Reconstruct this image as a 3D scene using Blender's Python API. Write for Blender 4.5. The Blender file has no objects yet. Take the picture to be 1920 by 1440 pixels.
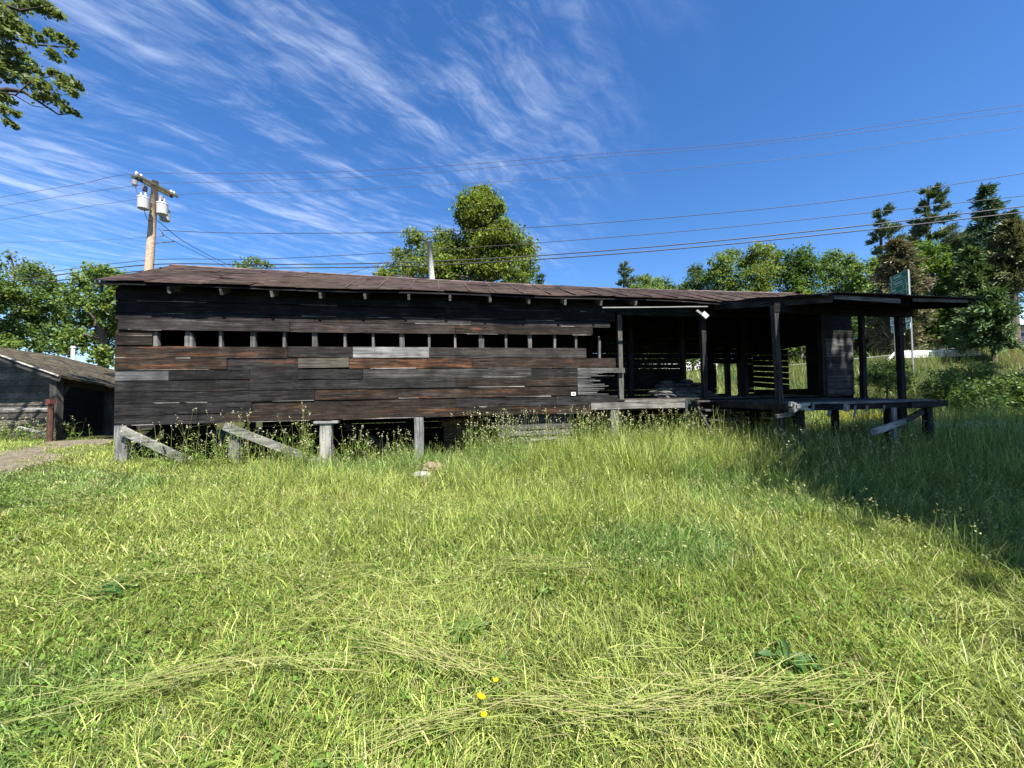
import bpy, math, random
import numpy as np
from mathutils import Matrix, Vector

R = math.radians
random.seed(7)
rng = np.random.default_rng(11)
scene = bpy.context.scene
COL = scene.collection

# ------------------------------------------------------------------ camera, light, sky
F, EYE = 730.0, 1.6
cam_d = bpy.data.cameras.new('camera')
cam = bpy.data.objects.new('camera', cam_d)
COL.objects.link(cam)
cam_d.sensor_fit = 'HORIZONTAL'
cam_d.sensor_width = 36.0
cam_d.lens = 36.0 * F / 1920.0
cam_d.clip_start, cam_d.clip_end = 0.05, 3000.0
CM = Matrix.Rotation(R(90 + 1.6), 3, 'X') @ Matrix.Rotation(R(-1.0), 3, 'Z')
cam.matrix_world = Matrix.Translation((0, 0, EYE)) @ CM.to_4x4()
scene.camera = cam

vs = scene.view_settings
scene.display_settings.display_device = 'sRGB'
vs.view_transform = 'Standard'
vs.look = 'None'
vs.gamma = 1.0
vs.exposure = 1.62

TH = R(10.7)
DW = Vector((math.cos(TH), math.sin(TH), 0))          # along the barn's long wall
NW = Vector((-math.sin(TH), math.cos(TH), 0))         # away from the viewer
L0 = Vector((-7.5387, 7.4, 0))
SUN_EL, SUN_AZ = 56.0, 17.0
hz = (-NW) * math.cos(R(SUN_AZ)) + DW * math.sin(R(SUN_AZ))
SUN = (hz * math.cos(R(SUN_EL)) + Vector((0, 0, math.sin(R(SUN_EL))))).normalized()
sun_d = bpy.data.lights.new('sun', 'SUN')
sun_d.energy = 5.0
sun_d.angle = R(0.53)
sun_d.color = (1.0, 0.95, 0.86)
sun = bpy.data.objects.new('sun', sun_d)
sun.rotation_euler = SUN.to_track_quat('Z', 'Y').to_euler()
COL.objects.link(sun)

world = bpy.data.worlds.new('World')
scene.world = world
world.use_nodes = True
wn, wl = world.node_tree.nodes, world.node_tree.links
wn.clear()


def N(t, nodes, **kw):
    n = nodes.new(t)
    for k, v in kw.items():
        setattr(n, k, v)
    return n


def setin(n, **kw):
    for k, v in kw.items():
        n.inputs[k.replace('_', ' ')].default_value = v


def math_node(nodes, links, op, a, b=None, c=None):
    m = N('ShaderNodeMath', nodes, operation=op)
    for i, v in enumerate((a, b, c)):
        if v is None:
            continue
        if isinstance(v, (int, float)):
            m.inputs[i].default_value = v
        else:
            links.new(v, m.inputs[i])
    return m.outputs[0]


sky = N('ShaderNodeTexSky', wn, sky_type='NISHITA')
sky.sun_disc = False
sky.sun_elevation = R(SUN_EL)
sky.sun_rotation = math.atan2(SUN.x, SUN.y)
sky.altitude = 300
sky.air_density = 1.0
sky.dust_density = 0.4
sky.ozone_density = 5.0
hsv = N('ShaderNodeHueSaturation', wn)
setin(hsv, Hue=0.506, Saturation=1.22, Value=1.0)
wl.new(sky.outputs[0], hsv.inputs['Color'])
# cirrus on a flat layer: the direction divided by its height
tc = N('ShaderNodeTexCoord', wn)
sep = N('ShaderNodeSeparateXYZ', wn)
wl.new(tc.outputs['Generated'], sep.inputs[0])
zz = math_node(wn, wl, 'MAXIMUM', sep.outputs[2], 0.03)
pxn = math_node(wn, wl, 'DIVIDE', sep.outputs[0], zz)
pyn = math_node(wn, wl, 'DIVIDE', sep.outputs[1], zz)
comb = N('ShaderNodeCombineXYZ', wn)
wl.new(pxn, comb.inputs[0])
wl.new(pyn, comb.inputs[1])
# warp
nw_ = N('ShaderNodeTexNoise', wn)
setin(nw_, Scale=1.3, Detail=3.0, Roughness=0.5)
wl.new(comb.outputs[0], nw_.inputs['Vector'])
vsub = N('ShaderNodeVectorMath', wn, operation='SUBTRACT')
wl.new(nw_.outputs['Color'], vsub.inputs[0])
vsub.inputs[1].default_value = (0.5, 0.5, 0.5)
vsc = N('ShaderNodeVectorMath', wn, operation='SCALE')
wl.new(vsub.outputs[0], vsc.inputs[0])
vsc.inputs['Scale'].default_value = 0.34
vadd = N('ShaderNodeVectorMath', wn, operation='ADD')
wl.new(comb.outputs[0], vadd.inputs[0])
wl.new(vsc.outputs[0], vadd.inputs[1])
mp = N('ShaderNodeMapping', wn, vector_type='TEXTURE')
mp.inputs['Rotation'].default_value = (0, 0, R(57))
mp.inputs['Scale'].default_value = (2.6, 0.42, 1)
wl.new(vadd.outputs[0], mp.inputs['Vector'])
n1 = N('ShaderNodeTexNoise', wn)
setin(n1, Scale=2.3, Detail=13.0, Roughness=0.66, Distortion=0.35)
wl.new(mp.outputs[0], n1.inputs['Vector'])
mp2 = N('ShaderNodeMapping', wn, vector_type='TEXTURE')
mp2.inputs['Location'].default_value = (3.1, 1.7, 0)
mp2.inputs['Rotation'].default_value = (0, 0, R(40))
mp2.inputs['Scale'].default_value = (1.0, 0.45, 1)
wl.new(vadd.outputs[0], mp2.inputs['Vector'])
n2 = N('ShaderNodeTexNoise', wn)
setin(n2, Scale=6.0, Detail=8.0, Roughness=0.62, Distortion=0.6)
wl.new(mp2.outputs[0], n2.inputs['Vector'])
n3 = N('ShaderNodeTexNoise', wn)                       # broad patches
setin(n3, Scale=1.1, Detail=2.0, Roughness=0.5)
wl.new(vadd.outputs[0], n3.inputs['Vector'])
sm = math_node(wn, wl, 'MULTIPLY', n1.outputs['Fac'], 0.62)
sm = math_node(wn, wl, 'MULTIPLY_ADD', n2.outputs['Fac'], 0.36, sm)
sm = math_node(wn, wl, 'MULTIPLY_ADD', n3.outputs['Fac'], 0.42, sm)
rmp = N('ShaderNodeMapRange', wn, interpolation_type='SMOOTHSTEP')
setin(rmp, From_Min=0.63, From_Max=1.10)
wl.new(sm, rmp.inputs['Value'])
# clouds thin out to the east (x > 0.3 of the layer)
edge = N('ShaderNodeMapRange', wn, interpolation_type='SMOOTHSTEP')
setin(edge, From_Min=-0.05, From_Max=0.75, To_Min=1.0, To_Max=0.0)
wl.new(math_node(wn, wl, 'MULTIPLY_ADD', n3.outputs['Fac'], 0.35,
                 math_node(wn, wl, 'MULTIPLY_ADD', pyn, -0.05, math_node(wn, wl, 'SUBTRACT', pxn, 0.06))), edge.inputs['Value'])
cov = math_node(wn, wl, 'MULTIPLY', rmp.outputs[0], edge.outputs[0])
low = N('ShaderNodeMapRange', wn)
setin(low, From_Min=0.02, From_Max=0.16)
wl.new(sep.outputs[2], low.inputs['Value'])
cov = math_node(wn, wl, 'MULTIPLY', cov, low.outputs[0])
cov = math_node(wn, wl, 'MULTIPLY', cov, 0.72)
mixc = N('ShaderNodeMix', wn, data_type='RGBA')
wl.new(cov, mixc.inputs['Factor'])
wl.new(hsv.outputs[0], mixc.inputs[6])
mixc.inputs[7].default_value = (5.6, 6.2, 7.4, 1)
bg = N('ShaderNodeBackground', wn)
bg.inputs['Strength'].default_value = 0.071
wl.new(mixc.outputs[2], bg.inputs['Color'])
wo = N('ShaderNodeOutputWorld', wn)
wl.new(bg.outputs[0], wo.inputs['Surface'])


# ------------------------------------------------------------------ helpers
def at(px, py, Y):
    """World point on the photo ray through pixel (1920 wide) at forward distance Y."""
    d = CM @ Vector(((px - 960) / F, (720 - py) / F, -1.0))
    return Vector((0, 0, EYE)) + d * (Y / d.y)


def W(px, py, t=0.0):
    """Barn coordinates (s, t, z) of a pixel on the plane t metres behind the front wall."""
    d = CM @ Vector(((px - 960) / F, (720 - py) / F, -1.0))
    c = Vector((0, 0, EYE)) - L0
    k = (t - c.dot(NW)) / d.dot(NW)
    p = c + d * k
    return Vector((p.dot(DW), t, p.z))


def smooth(a, b, x):
    u = np.clip((x - a) / (b - a), 0, 1)
    return u * u * (3 - 2 * u)


_perm = np.random.default_rng(3).random((64, 64))


def vnoise(x, y, sc=1.0):
    x = np.asarray(x, float) / sc + 100.0
    y = np.asarray(y, float) / sc + 100.0
    xi, yi = np.floor(x).astype(int), np.floor(y).astype(int)
    fx, fy = x - xi, y - yi
    fx, fy = fx * fx * (3 - 2 * fx), fy * fy * (3 - 2 * fy)
    g = lambda i, j: _perm[i % 64, j % 64]
    return (g(xi, yi) * (1 - fx) + g(xi + 1, yi) * fx) * (1 - fy) + (g(xi, yi + 1) * (1 - fx) + g(xi + 1, yi + 1) * fx) * fy


def st(x, y):
    dx, dy = np.asarray(x, float) - L0.x, np.asarray(y, float) - L0.y
    return dx * DW.x + dy * DW.y, dx * NW.x + dy * NW.y


def road_y(x):
    return 34.5 - 0.17 * np.clip(x, -60, 60)


def H(x, y):
    x = np.asarray(x, float)
    y = np.asarray(y, float)
    base = 0.06 + 0.66 * smooth(2.0, 11.5, -x) + 0.05 * (vnoise(x, y, 1.7) - 0.5) + 0.12 * (vnoise(x, y, 5.0) - 0.5)
    base = base * (0.35 + 0.65 * smooth(0.0, 5.0, y))
    s, t = st(x, y)
    ry = road_y(x)
    xc = np.clip(x, -40, 31)
    zr = 2.45 + 0.02 * xc + 0.0013 * xc * xc
    zr = np.where(x < 0, 2.45 - 0.055 * np.clip(-x, 0, 22), zr)
    rs, rt = st(x, ry)
    fr = np.clip((t - 4.2) / np.maximum(rt - 2.4 - 4.2, 1), 0, 1)
    fr = 0.5 * fr + 0.5 * fr * fr * (3 - 2 * fr)
    z = base + (zr - base) * fr
    z = np.where(y > ry + 3, zr + 0.05 * (np.clip(y, 0, 140) - ry - 3), z)
    return z


def Hs(x, y):
    return float(H(np.array([x]), np.array([y]))[0])


def tag(o, label=None, cat=None, group=None, kind=None):
    if label:
        o['label'] = label
    if cat:
        o['category'] = cat
    if group:
        o['group'] = group
    if kind:
        o['kind'] = kind
    return o


def empty(name, loc=(0, 0, 0), rz=0.0):
    o = bpy.data.objects.new(name, None)
    o.empty_display_size = 0.2
    o.location = loc
    o.rotation_euler = (0, 0, rz)
    COL.objects.link(o)
    return o


class MB:
    def __init__(s):
        s.v, s.f, s.c = [], [], []

    def add(s, vs, fs, col):
        b = len(s.v)
        s.v += [tuple(v) for v in vs]
        s.f += [tuple(i + b for i in f) for f in fs]
        if len(col) == 3:
            col = (*col, 0.0)
        s.c += [col] * len(vs)

    def beam(s, p0, p1, up, w, th, col, nseg=1, wob=0.0, taper=1.0):
        """Box from p0 to p1; w along up, th along the third axis."""
        p0, p1, up = Vector(p0), Vector(p1), Vector(up)
        d = (p1 - p0).normalized()
        nrm = d.cross(up).normalized()
        up = nrm.cross(d).normalized()
        vs, fs = [], []
        for k in range(nseg + 1):
            f = k / nseg
            c = p0.lerp(p1, f)
            ww = w * (1 + (taper - 1) * f)
            o1 = random.uniform(-wob, wob)
            o2 = random.uniform(-wob, wob)
            o3 = random.uniform(-wob, wob) * 0.6
            for a, b in ((-.5, -.5), (.5, -.5), (.5, .5), (-.5, .5)):
                vs.append(c + up * (a * ww + (o1 if a > 0 else o2)) + nrm * (b * th + o3))
        for k in range(nseg):
            b = 4 * k
            for i in range(4):
                j = (i + 1) % 4
                fs.append((b + i, b + j, b + 4 + j, b + 4 + i))
        fs.append((3, 2, 1, 0))
        e = 4 * nseg
        fs.append((e, e + 1, e + 2, e + 3))
        s.add(vs, fs, col)

    def box(s, a, b, col):
        x0, y0, z0 = a
        x1, y1, z1 = b
        s.add([(x0, y0, z0), (x1, y0, z0), (x1, y1, z0), (x0, y1, z0), (x0, y0, z1), (x1, y0, z1), (x1, y1, z1), (x0, y1, z1)],
              [(0, 3, 2, 1), (4, 5, 6, 7), (0, 1, 5, 4), (1, 2, 6, 5), (2, 3, 7, 6), (3, 0, 4, 7)], col)

    def tube(s, pts, rad, n, col, cap=True):
        pts = [Vector(p) for p in pts]
        if not hasattr(rad, '__len__'):
            rad = [rad] * len(pts)
        vs, fs = [], []
        for i, p in enumerate(pts):
            d = (pts[min(i + 1, len(pts) - 1)] - pts[max(i - 1, 0)]).normalized()
            a = Vector((0, 0, 1)) if abs(d.z) < 0.9 else Vector((1, 0, 0))
            u = d.cross(a).normalized()
            v = d.cross(u)
            for k in range(n):
                an = 2 * math.pi * k / n
                vs.append(p + (u * math.cos(an) + v * math.sin(an)) * rad[i])
        for i in range(len(pts) - 1):
            for k in range(n):
                j = (k + 1) % n
                fs.append((i * n + k, i * n + j, (i + 1) * n + j, (i + 1) * n + k))
        if cap:
            fs.append(tuple(range(n)))
            fs.append(tuple(reversed(range((len(pts) - 1) * n, len(pts) * n))))
        s.add(vs, fs, col)

    def build(s, name, mat, parent=None, smooth_=False):
        me = bpy.data.meshes.new(name)
        me.from_pydata(s.v, [], s.f)
        a = me.attributes.new('Col', 'FLOAT_COLOR', 'POINT')
        a.data.foreach_set('color', np.array(s.c, np.float32).ravel())
        if smooth_:
            me.polygons.foreach_set('use_smooth', [True] * len(me.polygons))
        me.materials.append(mat)
        me.update()
        o = bpy.data.objects.new(name, me)
        COL.objects.link(o)
        if parent:
            o.parent = parent
        return o


def np_mesh(name, V, Q, C, mat, parent=None):
    """Mesh object from numpy vertices, quads and a colour per vertex."""
    me = bpy.data.meshes.new(name)
    nv, nq = len(V), len(Q)
    me.vertices.add(nv)
    me.vertices.foreach_set('co', np.asarray(V, np.float32).ravel())
    me.loops.add(nq * 4)
    me.loops.foreach_set('vertex_index', np.asarray(Q, np.int32).ravel())
    me.polygons.add(nq)
    me.polygons.foreach_set('loop_start', np.arange(nq, dtype=np.int32) * 4)
    me.polygons.foreach_set('loop_total', np.full(nq, 4, np.int32))
    a = me.attributes.new('Col', 'FLOAT_COLOR', 'POINT')
    c4 = np.ones((nv, 4), np.float32)
    c4[:, :3] = C
    a.data.foreach_set('color', c4.ravel())
    me.materials.append(mat)
    me.update(calc_edges=True)
    o = bpy.data.objects.new(name, me)
    COL.objects.link(o)
    if parent:
        o.parent = parent
    return o


# ------------------------------------------------------------------ materials
def new_mat(name):
    m = bpy.data.materials.new(name)
    m.use_nodes = True
    nt = m.node_tree
    nt.nodes.clear()
    out = N('ShaderNodeOutputMaterial', nt.nodes)
    return m, nt.nodes, nt.links, out


def mat_leaf(name, trans=0.35, rough=0.5, spec=0.3, tint=(1.25, 1.15, 0.55)):
    m, n, l, out = new_mat(name)
    at_ = N('ShaderNodeAttribute', n, attribute_name='Col')
    b = N('ShaderNodeBsdfPrincipled', n)
    setin(b, Roughness=rough)
    b.inputs['Specular IOR Level'].default_value = spec
    l.new(at_.outputs['Color'], b.inputs['Base Color'])
    t = N('ShaderNodeBsdfTranslucent', n)
    mu = N('ShaderNodeMix', n, data_type='RGBA', blend_type='MULTIPLY')
    mu.inputs['Factor'].default_value = 1
    l.new(at_.outputs['Color'], mu.inputs[6])
    mu.inputs[7].default_value = (*tint, 1)
    l.new(mu.outputs[2], t.inputs['Color'])
    mx = N('ShaderNodeMixShader', n)
    mx.inputs[0].default_value = trans
    l.new(b.outputs[0], mx.inputs[1])
    l.new(t.outputs[0], mx.inputs[2])
    l.new(mx.outputs[0], out.inputs['Surface'])
    return m


def mat_wood(name, axis, rough=0.8, grain=1.0, rust=(0.21, 0.085, 0.036), bump=0.8, spec=0.12, gain=0.6):
    """Weathered timber: colour from the board's own tone, grain along an axis, rust-brown patches by the tone's alpha."""
    m, n, l, out = new_mat(name)
    at_ = N('ShaderNodeAttribute', n, attribute_name='Col')
    tcn = N('ShaderNodeTexCoord', n)
    sc = {'X': (1.3, 26, 26), 'Y': (26, 1.3, 26), 'Z': (26, 26, 1.3)}[axis]
    mpn = N('ShaderNodeMapping', n)
    mpn.inputs['Scale'].default_value = sc
    l.new(tcn.outputs['Object'], mpn.inputs['Vector'])
    g = N('ShaderNodeTexNoise', n)
    setin(g, Scale=1.0, Detail=7.0, Roughness=0.68, Distortion=0.7)
    l.new(mpn.outputs[0], g.inputs['Vector'])
    gr = N('ShaderNodeMapRange', n)
    setin(gr, From_Min=0.34, From_Max=0.70, To_Min=1 - 0.85 * grain, To_Max=1 + 1.1 * grain)
    l.new(g.outputs['Fac'], gr.inputs['Value'])
    # blotches
    bl = N('ShaderNodeTexNoise', n)
    setin(bl, Scale=2.3, Detail=4.0, Roughness=0.6)
    l.new(tcn.outputs['Object'], bl.inputs['Vector'])
    br = N('ShaderNodeMapRange', n)
    setin(br, From_Min=0.3, From_Max=0.7, To_Min=0.55, To_Max=1.45)
    l.new(bl.outputs['Fac'], br.inputs['Value'])
    val = math_node(n, l, 'MULTIPLY', math_node(n, l, 'MULTIPLY', gr.outputs[0], gain), br.outputs[0])
    sc2 = {'X': (1.1, 9, 9), 'Y': (9, 1.1, 9), 'Z': (9, 9, 1.1)}[axis]
    mp2_ = N('ShaderNodeMapping', n)
    mp2_.inputs['Scale'].default_value = sc2
    mp2_.inputs['Location'].default_value = (3.3, 1.2, 7.7)
    l.new(tcn.outputs['Object'], mp2_.inputs['Vector'])
    rn = N('ShaderNodeTexNoise', n)
    setin(rn, Scale=1.0, Detail=5.0, Roughness=0.65, Distortion=0.5)
    l.new(mp2_.outputs[0], rn.inputs['Vector'])
    ra = math_node(n, l, 'MULTIPLY_ADD', at_.outputs['Alpha'], 0.22, rn.outputs['Fac'])
    rr = N('ShaderNodeMapRange', n, interpolation_type='SMOOTHSTEP')
    setin(rr, From_Min=0.69, From_Max=0.92, To_Max=0.62)
    l.new(ra, rr.inputs['Value'])
    mixr = N('ShaderNodeMix', n, data_type='RGBA')
    l.new(rr.outputs[0], mixr.inputs['Factor'])
    l.new(at_.outputs['Color'], mixr.inputs[6])
    mixr.inputs[7].default_value = (*rust, 1)
    mul = N('ShaderNodeVectorMath', n, operation='SCALE')
    l.new(mixr.outputs[2], mul.inputs[0])
    l.new(val, mul.inputs['Scale'])
    sc3 = {'X': (2.4, 75, 75), 'Y': (75, 2.4, 75), 'Z': (75, 75, 2.4)}[axis]
    mp3_ = N('ShaderNodeMapping', n)
    mp3_.inputs['Scale'].default_value = sc3
    mp3_.inputs['Location'].default_value = (9.3, 4.2, 1.7)
    l.new(tcn.outputs['Object'], mp3_.inputs['Vector'])
    sn = N('ShaderNodeTexNoise', n)
    setin(sn, Scale=1.0, Detail=6.0, Roughness=0.75, Distortion=0.9)
    l.new(mp3_.outputs[0], sn.inputs['Vector'])
    sr = N('ShaderNodeMapRange', n, interpolation_type='SMOOTHSTEP')
    setin(sr, From_Min=0.52, From_Max=0.76, To_Max=0.095 * grain * gain)
    l.new(math_node(n, l, 'MULTIPLY_ADD', bl.outputs['Fac'], 0.22, math_node(n, l, 'SUBTRACT', sn.outputs['Fac'], 0.10)), sr.inputs['Value'])
    silver = N('ShaderNodeCombineXYZ', n)
    for i_ in range(3):
        l.new(sr.outputs[0], silver.inputs[i_])
    addv = N('ShaderNodeVectorMath', n, operation='ADD')
    l.new(mul.outputs[0], addv.inputs[0])
    l.new(silver.outputs[0], addv.inputs[1])
    b = N('ShaderNodeBsdfPrincipled', n)
    setin(b, Roughness=rough)
    b.inputs['Specular IOR Level'].default_value = spec
    l.new(addv.outputs[0], b.inputs['Base Color'])
    bp = N('ShaderNodeBump', n)
    setin(bp, Strength=bump, Distance=0.012)
    l.new(g.outputs['Fac'], bp.inputs['Height'])
    l.new(bp.outputs[0], b.inputs['Normal'])
    l.new(b.outputs[0], out.inputs['Surface'])
    return m


def mat_plain(name, rough=0.5, metal=0.0, nscale=8.0, namp=0.3, spec=0.4, bump=0.0):
    """The vertex colour mottled by noise."""
    m, n, l, out = new_mat(name)
    at_ = N('ShaderNodeAttribute', n, attribute_name='Col')
    tcn = N('ShaderNodeTexCoord', n)
    g = N('ShaderNodeTexNoise', n)
    setin(g, Scale=nscale, Detail=6.0, Roughness=0.65)
    l.new(tcn.outputs['Object'], g.inputs['Vector'])
    gr = N('ShaderNodeMapRange', n)
    setin(gr, From_Min=0.3, From_Max=0.7, To_Min=1 - namp, To_Max=1 + namp)
    l.new(g.outputs['Fac'], gr.inputs['Value'])
    mul = N('ShaderNodeVectorMath', n, operation='SCALE')
    l.new(at_.outputs['Color'], mul.inputs[0])
    l.new(gr.outputs[0], mul.inputs['Scale'])
    b = N('ShaderNodeBsdfPrincipled', n)
    setin(b, Roughness=rough, Metallic=metal)
    b.inputs['Specular IOR Level'].default_value = spec
    l.new(mul.outputs[0], b.inputs['Base Color'])
    if bump:
        bp = N('ShaderNodeBump', n)
        setin(bp, Strength=bump, Distance=0.03)
        l.new(g.outputs['Fac'], bp.inputs['Height'])
        l.new(bp.outputs[0], b.inputs['Normal'])
    l.new(b.outputs[0], out.inputs['Surface'])
    return m


def mat_roof(name, moss=(0.2, 0.2, 0.2), moss_amt=0.0):
    m, n, l, out = new_mat(name)
    at_ = N('ShaderNodeAttribute', n, attribute_name='Col')
    tcn = N('ShaderNodeTexCoord', n)
    mpn = N('ShaderNodeMapping', n)
    mpn.inputs['Scale'].default_value = (2.2, 9, 9)
    l.new(tcn.outputs['Object'], mpn.inputs['Vector'])
    g = N('ShaderNodeTexNoise', n)
    setin(g, Scale=1.0, Detail=8.0, Roughness=0.7, Distortion=0.8)
    l.new(mpn.outputs[0], g.inputs['Vector'])
    gr = N('ShaderNodeMapRange', n)
    setin(gr, From_Min=0.34, From_Max=0.70, To_Min=0.05, To_Max=2.4)
    l.new(g.outputs['Fac'], gr.inputs['Value'])
    f2 = N('ShaderNodeTexNoise', n)
    setin(f2, Scale=60.0, Detail=3.0, Roughness=0.7)
    l.new(tcn.outputs['Object'], f2.inputs['Vector'])
    fr = N('ShaderNodeMapRange', n)
    setin(fr, From_Min=0.3, From_Max=0.7, To_Min=0.7, To_Max=1.3)
    l.new(f2.outputs['Fac'], fr.inputs['Value'])
    val = math_node(n, l, 'MULTIPLY', gr.outputs[0], fr.outputs[0])
    ms = N('ShaderNodeTexNoise', n)
    setin(ms, Scale=3.0, Detail=6.0, Roughness=0.7, Distortion=0.4)
    l.new(mpn.outputs[0], ms.inputs['Vector'])
    mr = N('ShaderNodeMapRange', n, interpolation_type='SMOOTHSTEP')
    setin(mr, From_Min=0.5, From_Max=0.68, To_Max=moss_amt)
    l.new(ms.outputs['Fac'], mr.inputs['Value'])
    mix = N('ShaderNodeMix', n, data_type='RGBA')
    l.new(mr.outputs[0], mix.inputs['Factor'])
    l.new(at_.outputs['Color'], mix.inputs[6])
    mix.inputs[7].default_value = (*moss, 1)
    mul = N('ShaderNodeVectorMath', n, operation='SCALE')
    l.new(mix.outputs[2], mul.inputs[0])
    l.new(val, mul.inputs['Scale'])
    b = N('ShaderNodeBsdfPrincipled', n)
    setin(b, Roughness=0.85)
    b.inputs['Specular IOR Level'].default_value = 0.08
    l.new(mul.outputs[0], b.inputs['Base Color'])
    bp = N('ShaderNodeBump', n)
    setin(bp, Strength=0.6, Distance=0.02)
    l.new(g.outputs['Fac'], bp.inputs['Height'])
    l.new(bp.outputs[0], b.inputs['Normal'])
    l.new(b.outputs[0], out.inputs['Surface'])
    return m


WX = mat_wood('wood_along', 'X')
WY = mat_wood('wood_across', 'Y')
WZ = mat_wood('wood_upright', 'Z')
WG = mat_wood('wood_grey', 'X', gain=0.6, grain=0.75, rough=0.75, spec=0.2, rust=(0.2, 0.13, 0.08))
WGZ = mat_wood('wood_grey_upright', 'Z', gain=0.6, grain=0.75, rough=0.75, spec=0.2, rust=(0.2, 0.13, 0.08))
ROOF = mat_roof('roofing', (0.06, 0.045, 0.042), 0.75)
MOSSROOF = mat_roof('mossy_shingles', (0.085, 0.070, 0.018), 0.9)
METAL = mat_plain('painted_metal', 0.4, 0.0, 6.0, 0.12)
RUST = mat_plain('rusty_metal', 0.7, 0.2, 12.0, 0.5)
GALV = mat_plain('galvanised_metal', 0.45, 0.7, 5.0, 0.2)
STONE = mat_plain('stone', 0.85, 0.0, 9.0, 0.35, 0.2, 0.6)
BARK = mat_plain('bark', 0.9, 0.0, 14.0, 0.45, 0.15, 0.6)
WIRE = mat_plain('wire', 0.6, 0.0, 3.0, 0.1)
SIGN = mat_plain('sign_sheet', 0.55, 0.0, 4.0, 0.06)
PAINT = mat_plain('house_paint', 0.7, 0.0, 3.0, 0.08)
GRASS = mat_leaf('grass_blades', 0.34, 0.42, 0.32, (1.15, 1.12, 0.62))
LEAF = mat_leaf('leaves', 0.42, 0.5, 0.22, (1.2, 1.15, 0.6))
NEEDLE = mat_leaf('needles', 0.15, 0.6, 0.2)
SHADELEAF = mat_leaf('shade_leaves', 0.1, 0.5, 0.2)
CLOVER = mat_leaf('clover_leaves', 0.35, 0.7, 0.1)
PETAL = mat_leaf('petals', 0.3, 0.6, 0.1, (1, 1, 1))

DARK = (0.0155, 0.0145, 0.0148)
BLACK = (0.011, 0.0105, 0.012)
BROWN = (0.026, 0.018, 0.0135)
GREY = (0.14, 0.14, 0.138)
PALE = (0.34, 0.335, 0.32)


def tone(c, a=0.2, rust=0.0):
    k = random.uniform(1 - a, 1 + a)
    return (c[0] * k, c[1] * k, c[2] * k, rust)


# ------------------------------------------------------------------ ground, path, road
def build_ground():
    gx = np.concatenate([np.linspace(-900, -70, 14), np.linspace(-60, -17, 40), np.linspace(-16, 18, 200), np.linspace(19, 60, 50), np.linspace(70, 900, 14)])
    gy = np.concatenate([np.linspace(-300, -20, 8), np.linspace(-15, 0, 16), np.linspace(0.3, 14, 110), np.linspace(14.4, 42, 100), np.linspace(44, 140, 40), np.linspace(160, 1500, 14)])
    X, Y = np.meshgrid(gx, gy)
    Z = H(X, Y)
    V = np.stack([X.ravel(), Y.ravel(), Z.ravel()], 1)
    nx, ny = len(gx), len(gy)
    i = np.arange(nx * ny).reshape(ny, nx)
    Q = np.stack([i[:-1, :-1].ravel(), i[:-1, 1:].ravel(), i[1:, 1:].ravel(), i[1:, :-1].ravel()], 1)
    nz = vnoise(X, Y, 0.9).ravel()[:, None]
    c = np.array([[0.022, 0.030, 0.008]]) * (1 - nz) + np.array([[0.05, 0.046, 0.018]]) * nz
    o = np_mesh('ground', V, Q, c, mat_plain('soil_and_turf', 0.95, 0, 30.0, 0.5, 0.1, 0.4))
    tag(o, kind='structure')


build_ground()


PATH_PTS = [(-7.8, 2.6), (-8.2, 5.2), (-8.9, 6.9), (-9.7, 8.3), (-10.5, 9.5)]


def path_dist(x, y):
    d = np.full(np.shape(x), 1e9)
    for (x0, y0), (x1, y1) in zip(PATH_PTS[:-1], PATH_PTS[1:]):
        dx, dy = x1 - x0, y1 - y0
        u = np.clip(((x - x0) * dx + (y - y0) * dy) / (dx * dx + dy * dy), 0, 1)
        d = np.minimum(d, np.hypot(x - x0 - u * dx, y - y0 - u * dy))
    return d


def build_strip(name, pts, width, col, mat, lift, kind='structure', sub=14, edge=0.0, nw=6):
    P = []
    pts = np.array(pts, float)
    for i in range(len(pts) - 1):
        for k in range(sub):
            P.append(pts[i] + (pts[i + 1] - pts[i]) * k / sub)
    P.append(pts[-1])
    P = np.array(P)
    for _ in range(sub // 2):
        P[1:-1] = 0.25 * P[:-2] + 0.5 * P[1:-1] + 0.25 * P[2:]
    T = np.gradient(P, axis=0)
    T /= np.linalg.norm(T, axis=1)[:, None]
    Nn = np.stack([-T[:, 1], T[:, 0]], 1)
    V, Q = [], []
    for i, p in enumerate(P):
        e0 = edge * (random.random() - 0.5)
        e1 = edge * (random.random() - 0.5)
        for k in range(nw + 1):
            u = -width / 2 - e0 + (width + e0 + e1) * k / nw
            q = p + Nn[i] * u
            V.append((q[0], q[1], Hs(q[0], q[1]) + lift))
    n = nw + 1
    for i in range(len(P) - 1):
        for k in range(nw):
            Q.append((i * n + k, (i + 1) * n + k, (i + 1) * n + k + 1, i * n + k + 1))
    o = np_mesh(name, np.array(V), np.array(Q)[:, ::-1], np.tile(np.array([col]), (len(V), 1)), mat)
    tag(o, kind=kind)
    return o


build_strip('path', PATH_PTS, 1.3, (0.125, 0.105, 0.08), mat_plain('trodden_dirt', 0.95, 0, 9.0, 0.55, 0.1, 0.5), 0.008, edge=0.1, sub=40, nw=14)
xs = np.linspace(-60, 60, 41)
build_strip('road', [(x, float(road_y(x))) for x in xs], 5.4, (0.2, 0.2, 0.2), mat_plain('pale_asphalt', 0.85, 0, 5.0, 0.15, 0.2), 0.05, sub=2)

# ------------------------------------------------------------------ the barn
barn = empty('lumber_barn', L0, TH)
tag(barn, 'long dark weathered board barn on posts with open porch bay and rusty roof', 'barn')
SX = lambda px, py=700, t=0.0: W(px, py, t).x
S_END = 17.12
Z_EAVE = 3.80


def ridge_z(s):
    return float(np.interp(s, [-0.4, 3.65, 7.0, 10.5, 14, 17.4], [4.77, 4.69, 4.62, 4.585, 4.6, 4.64]))


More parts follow.
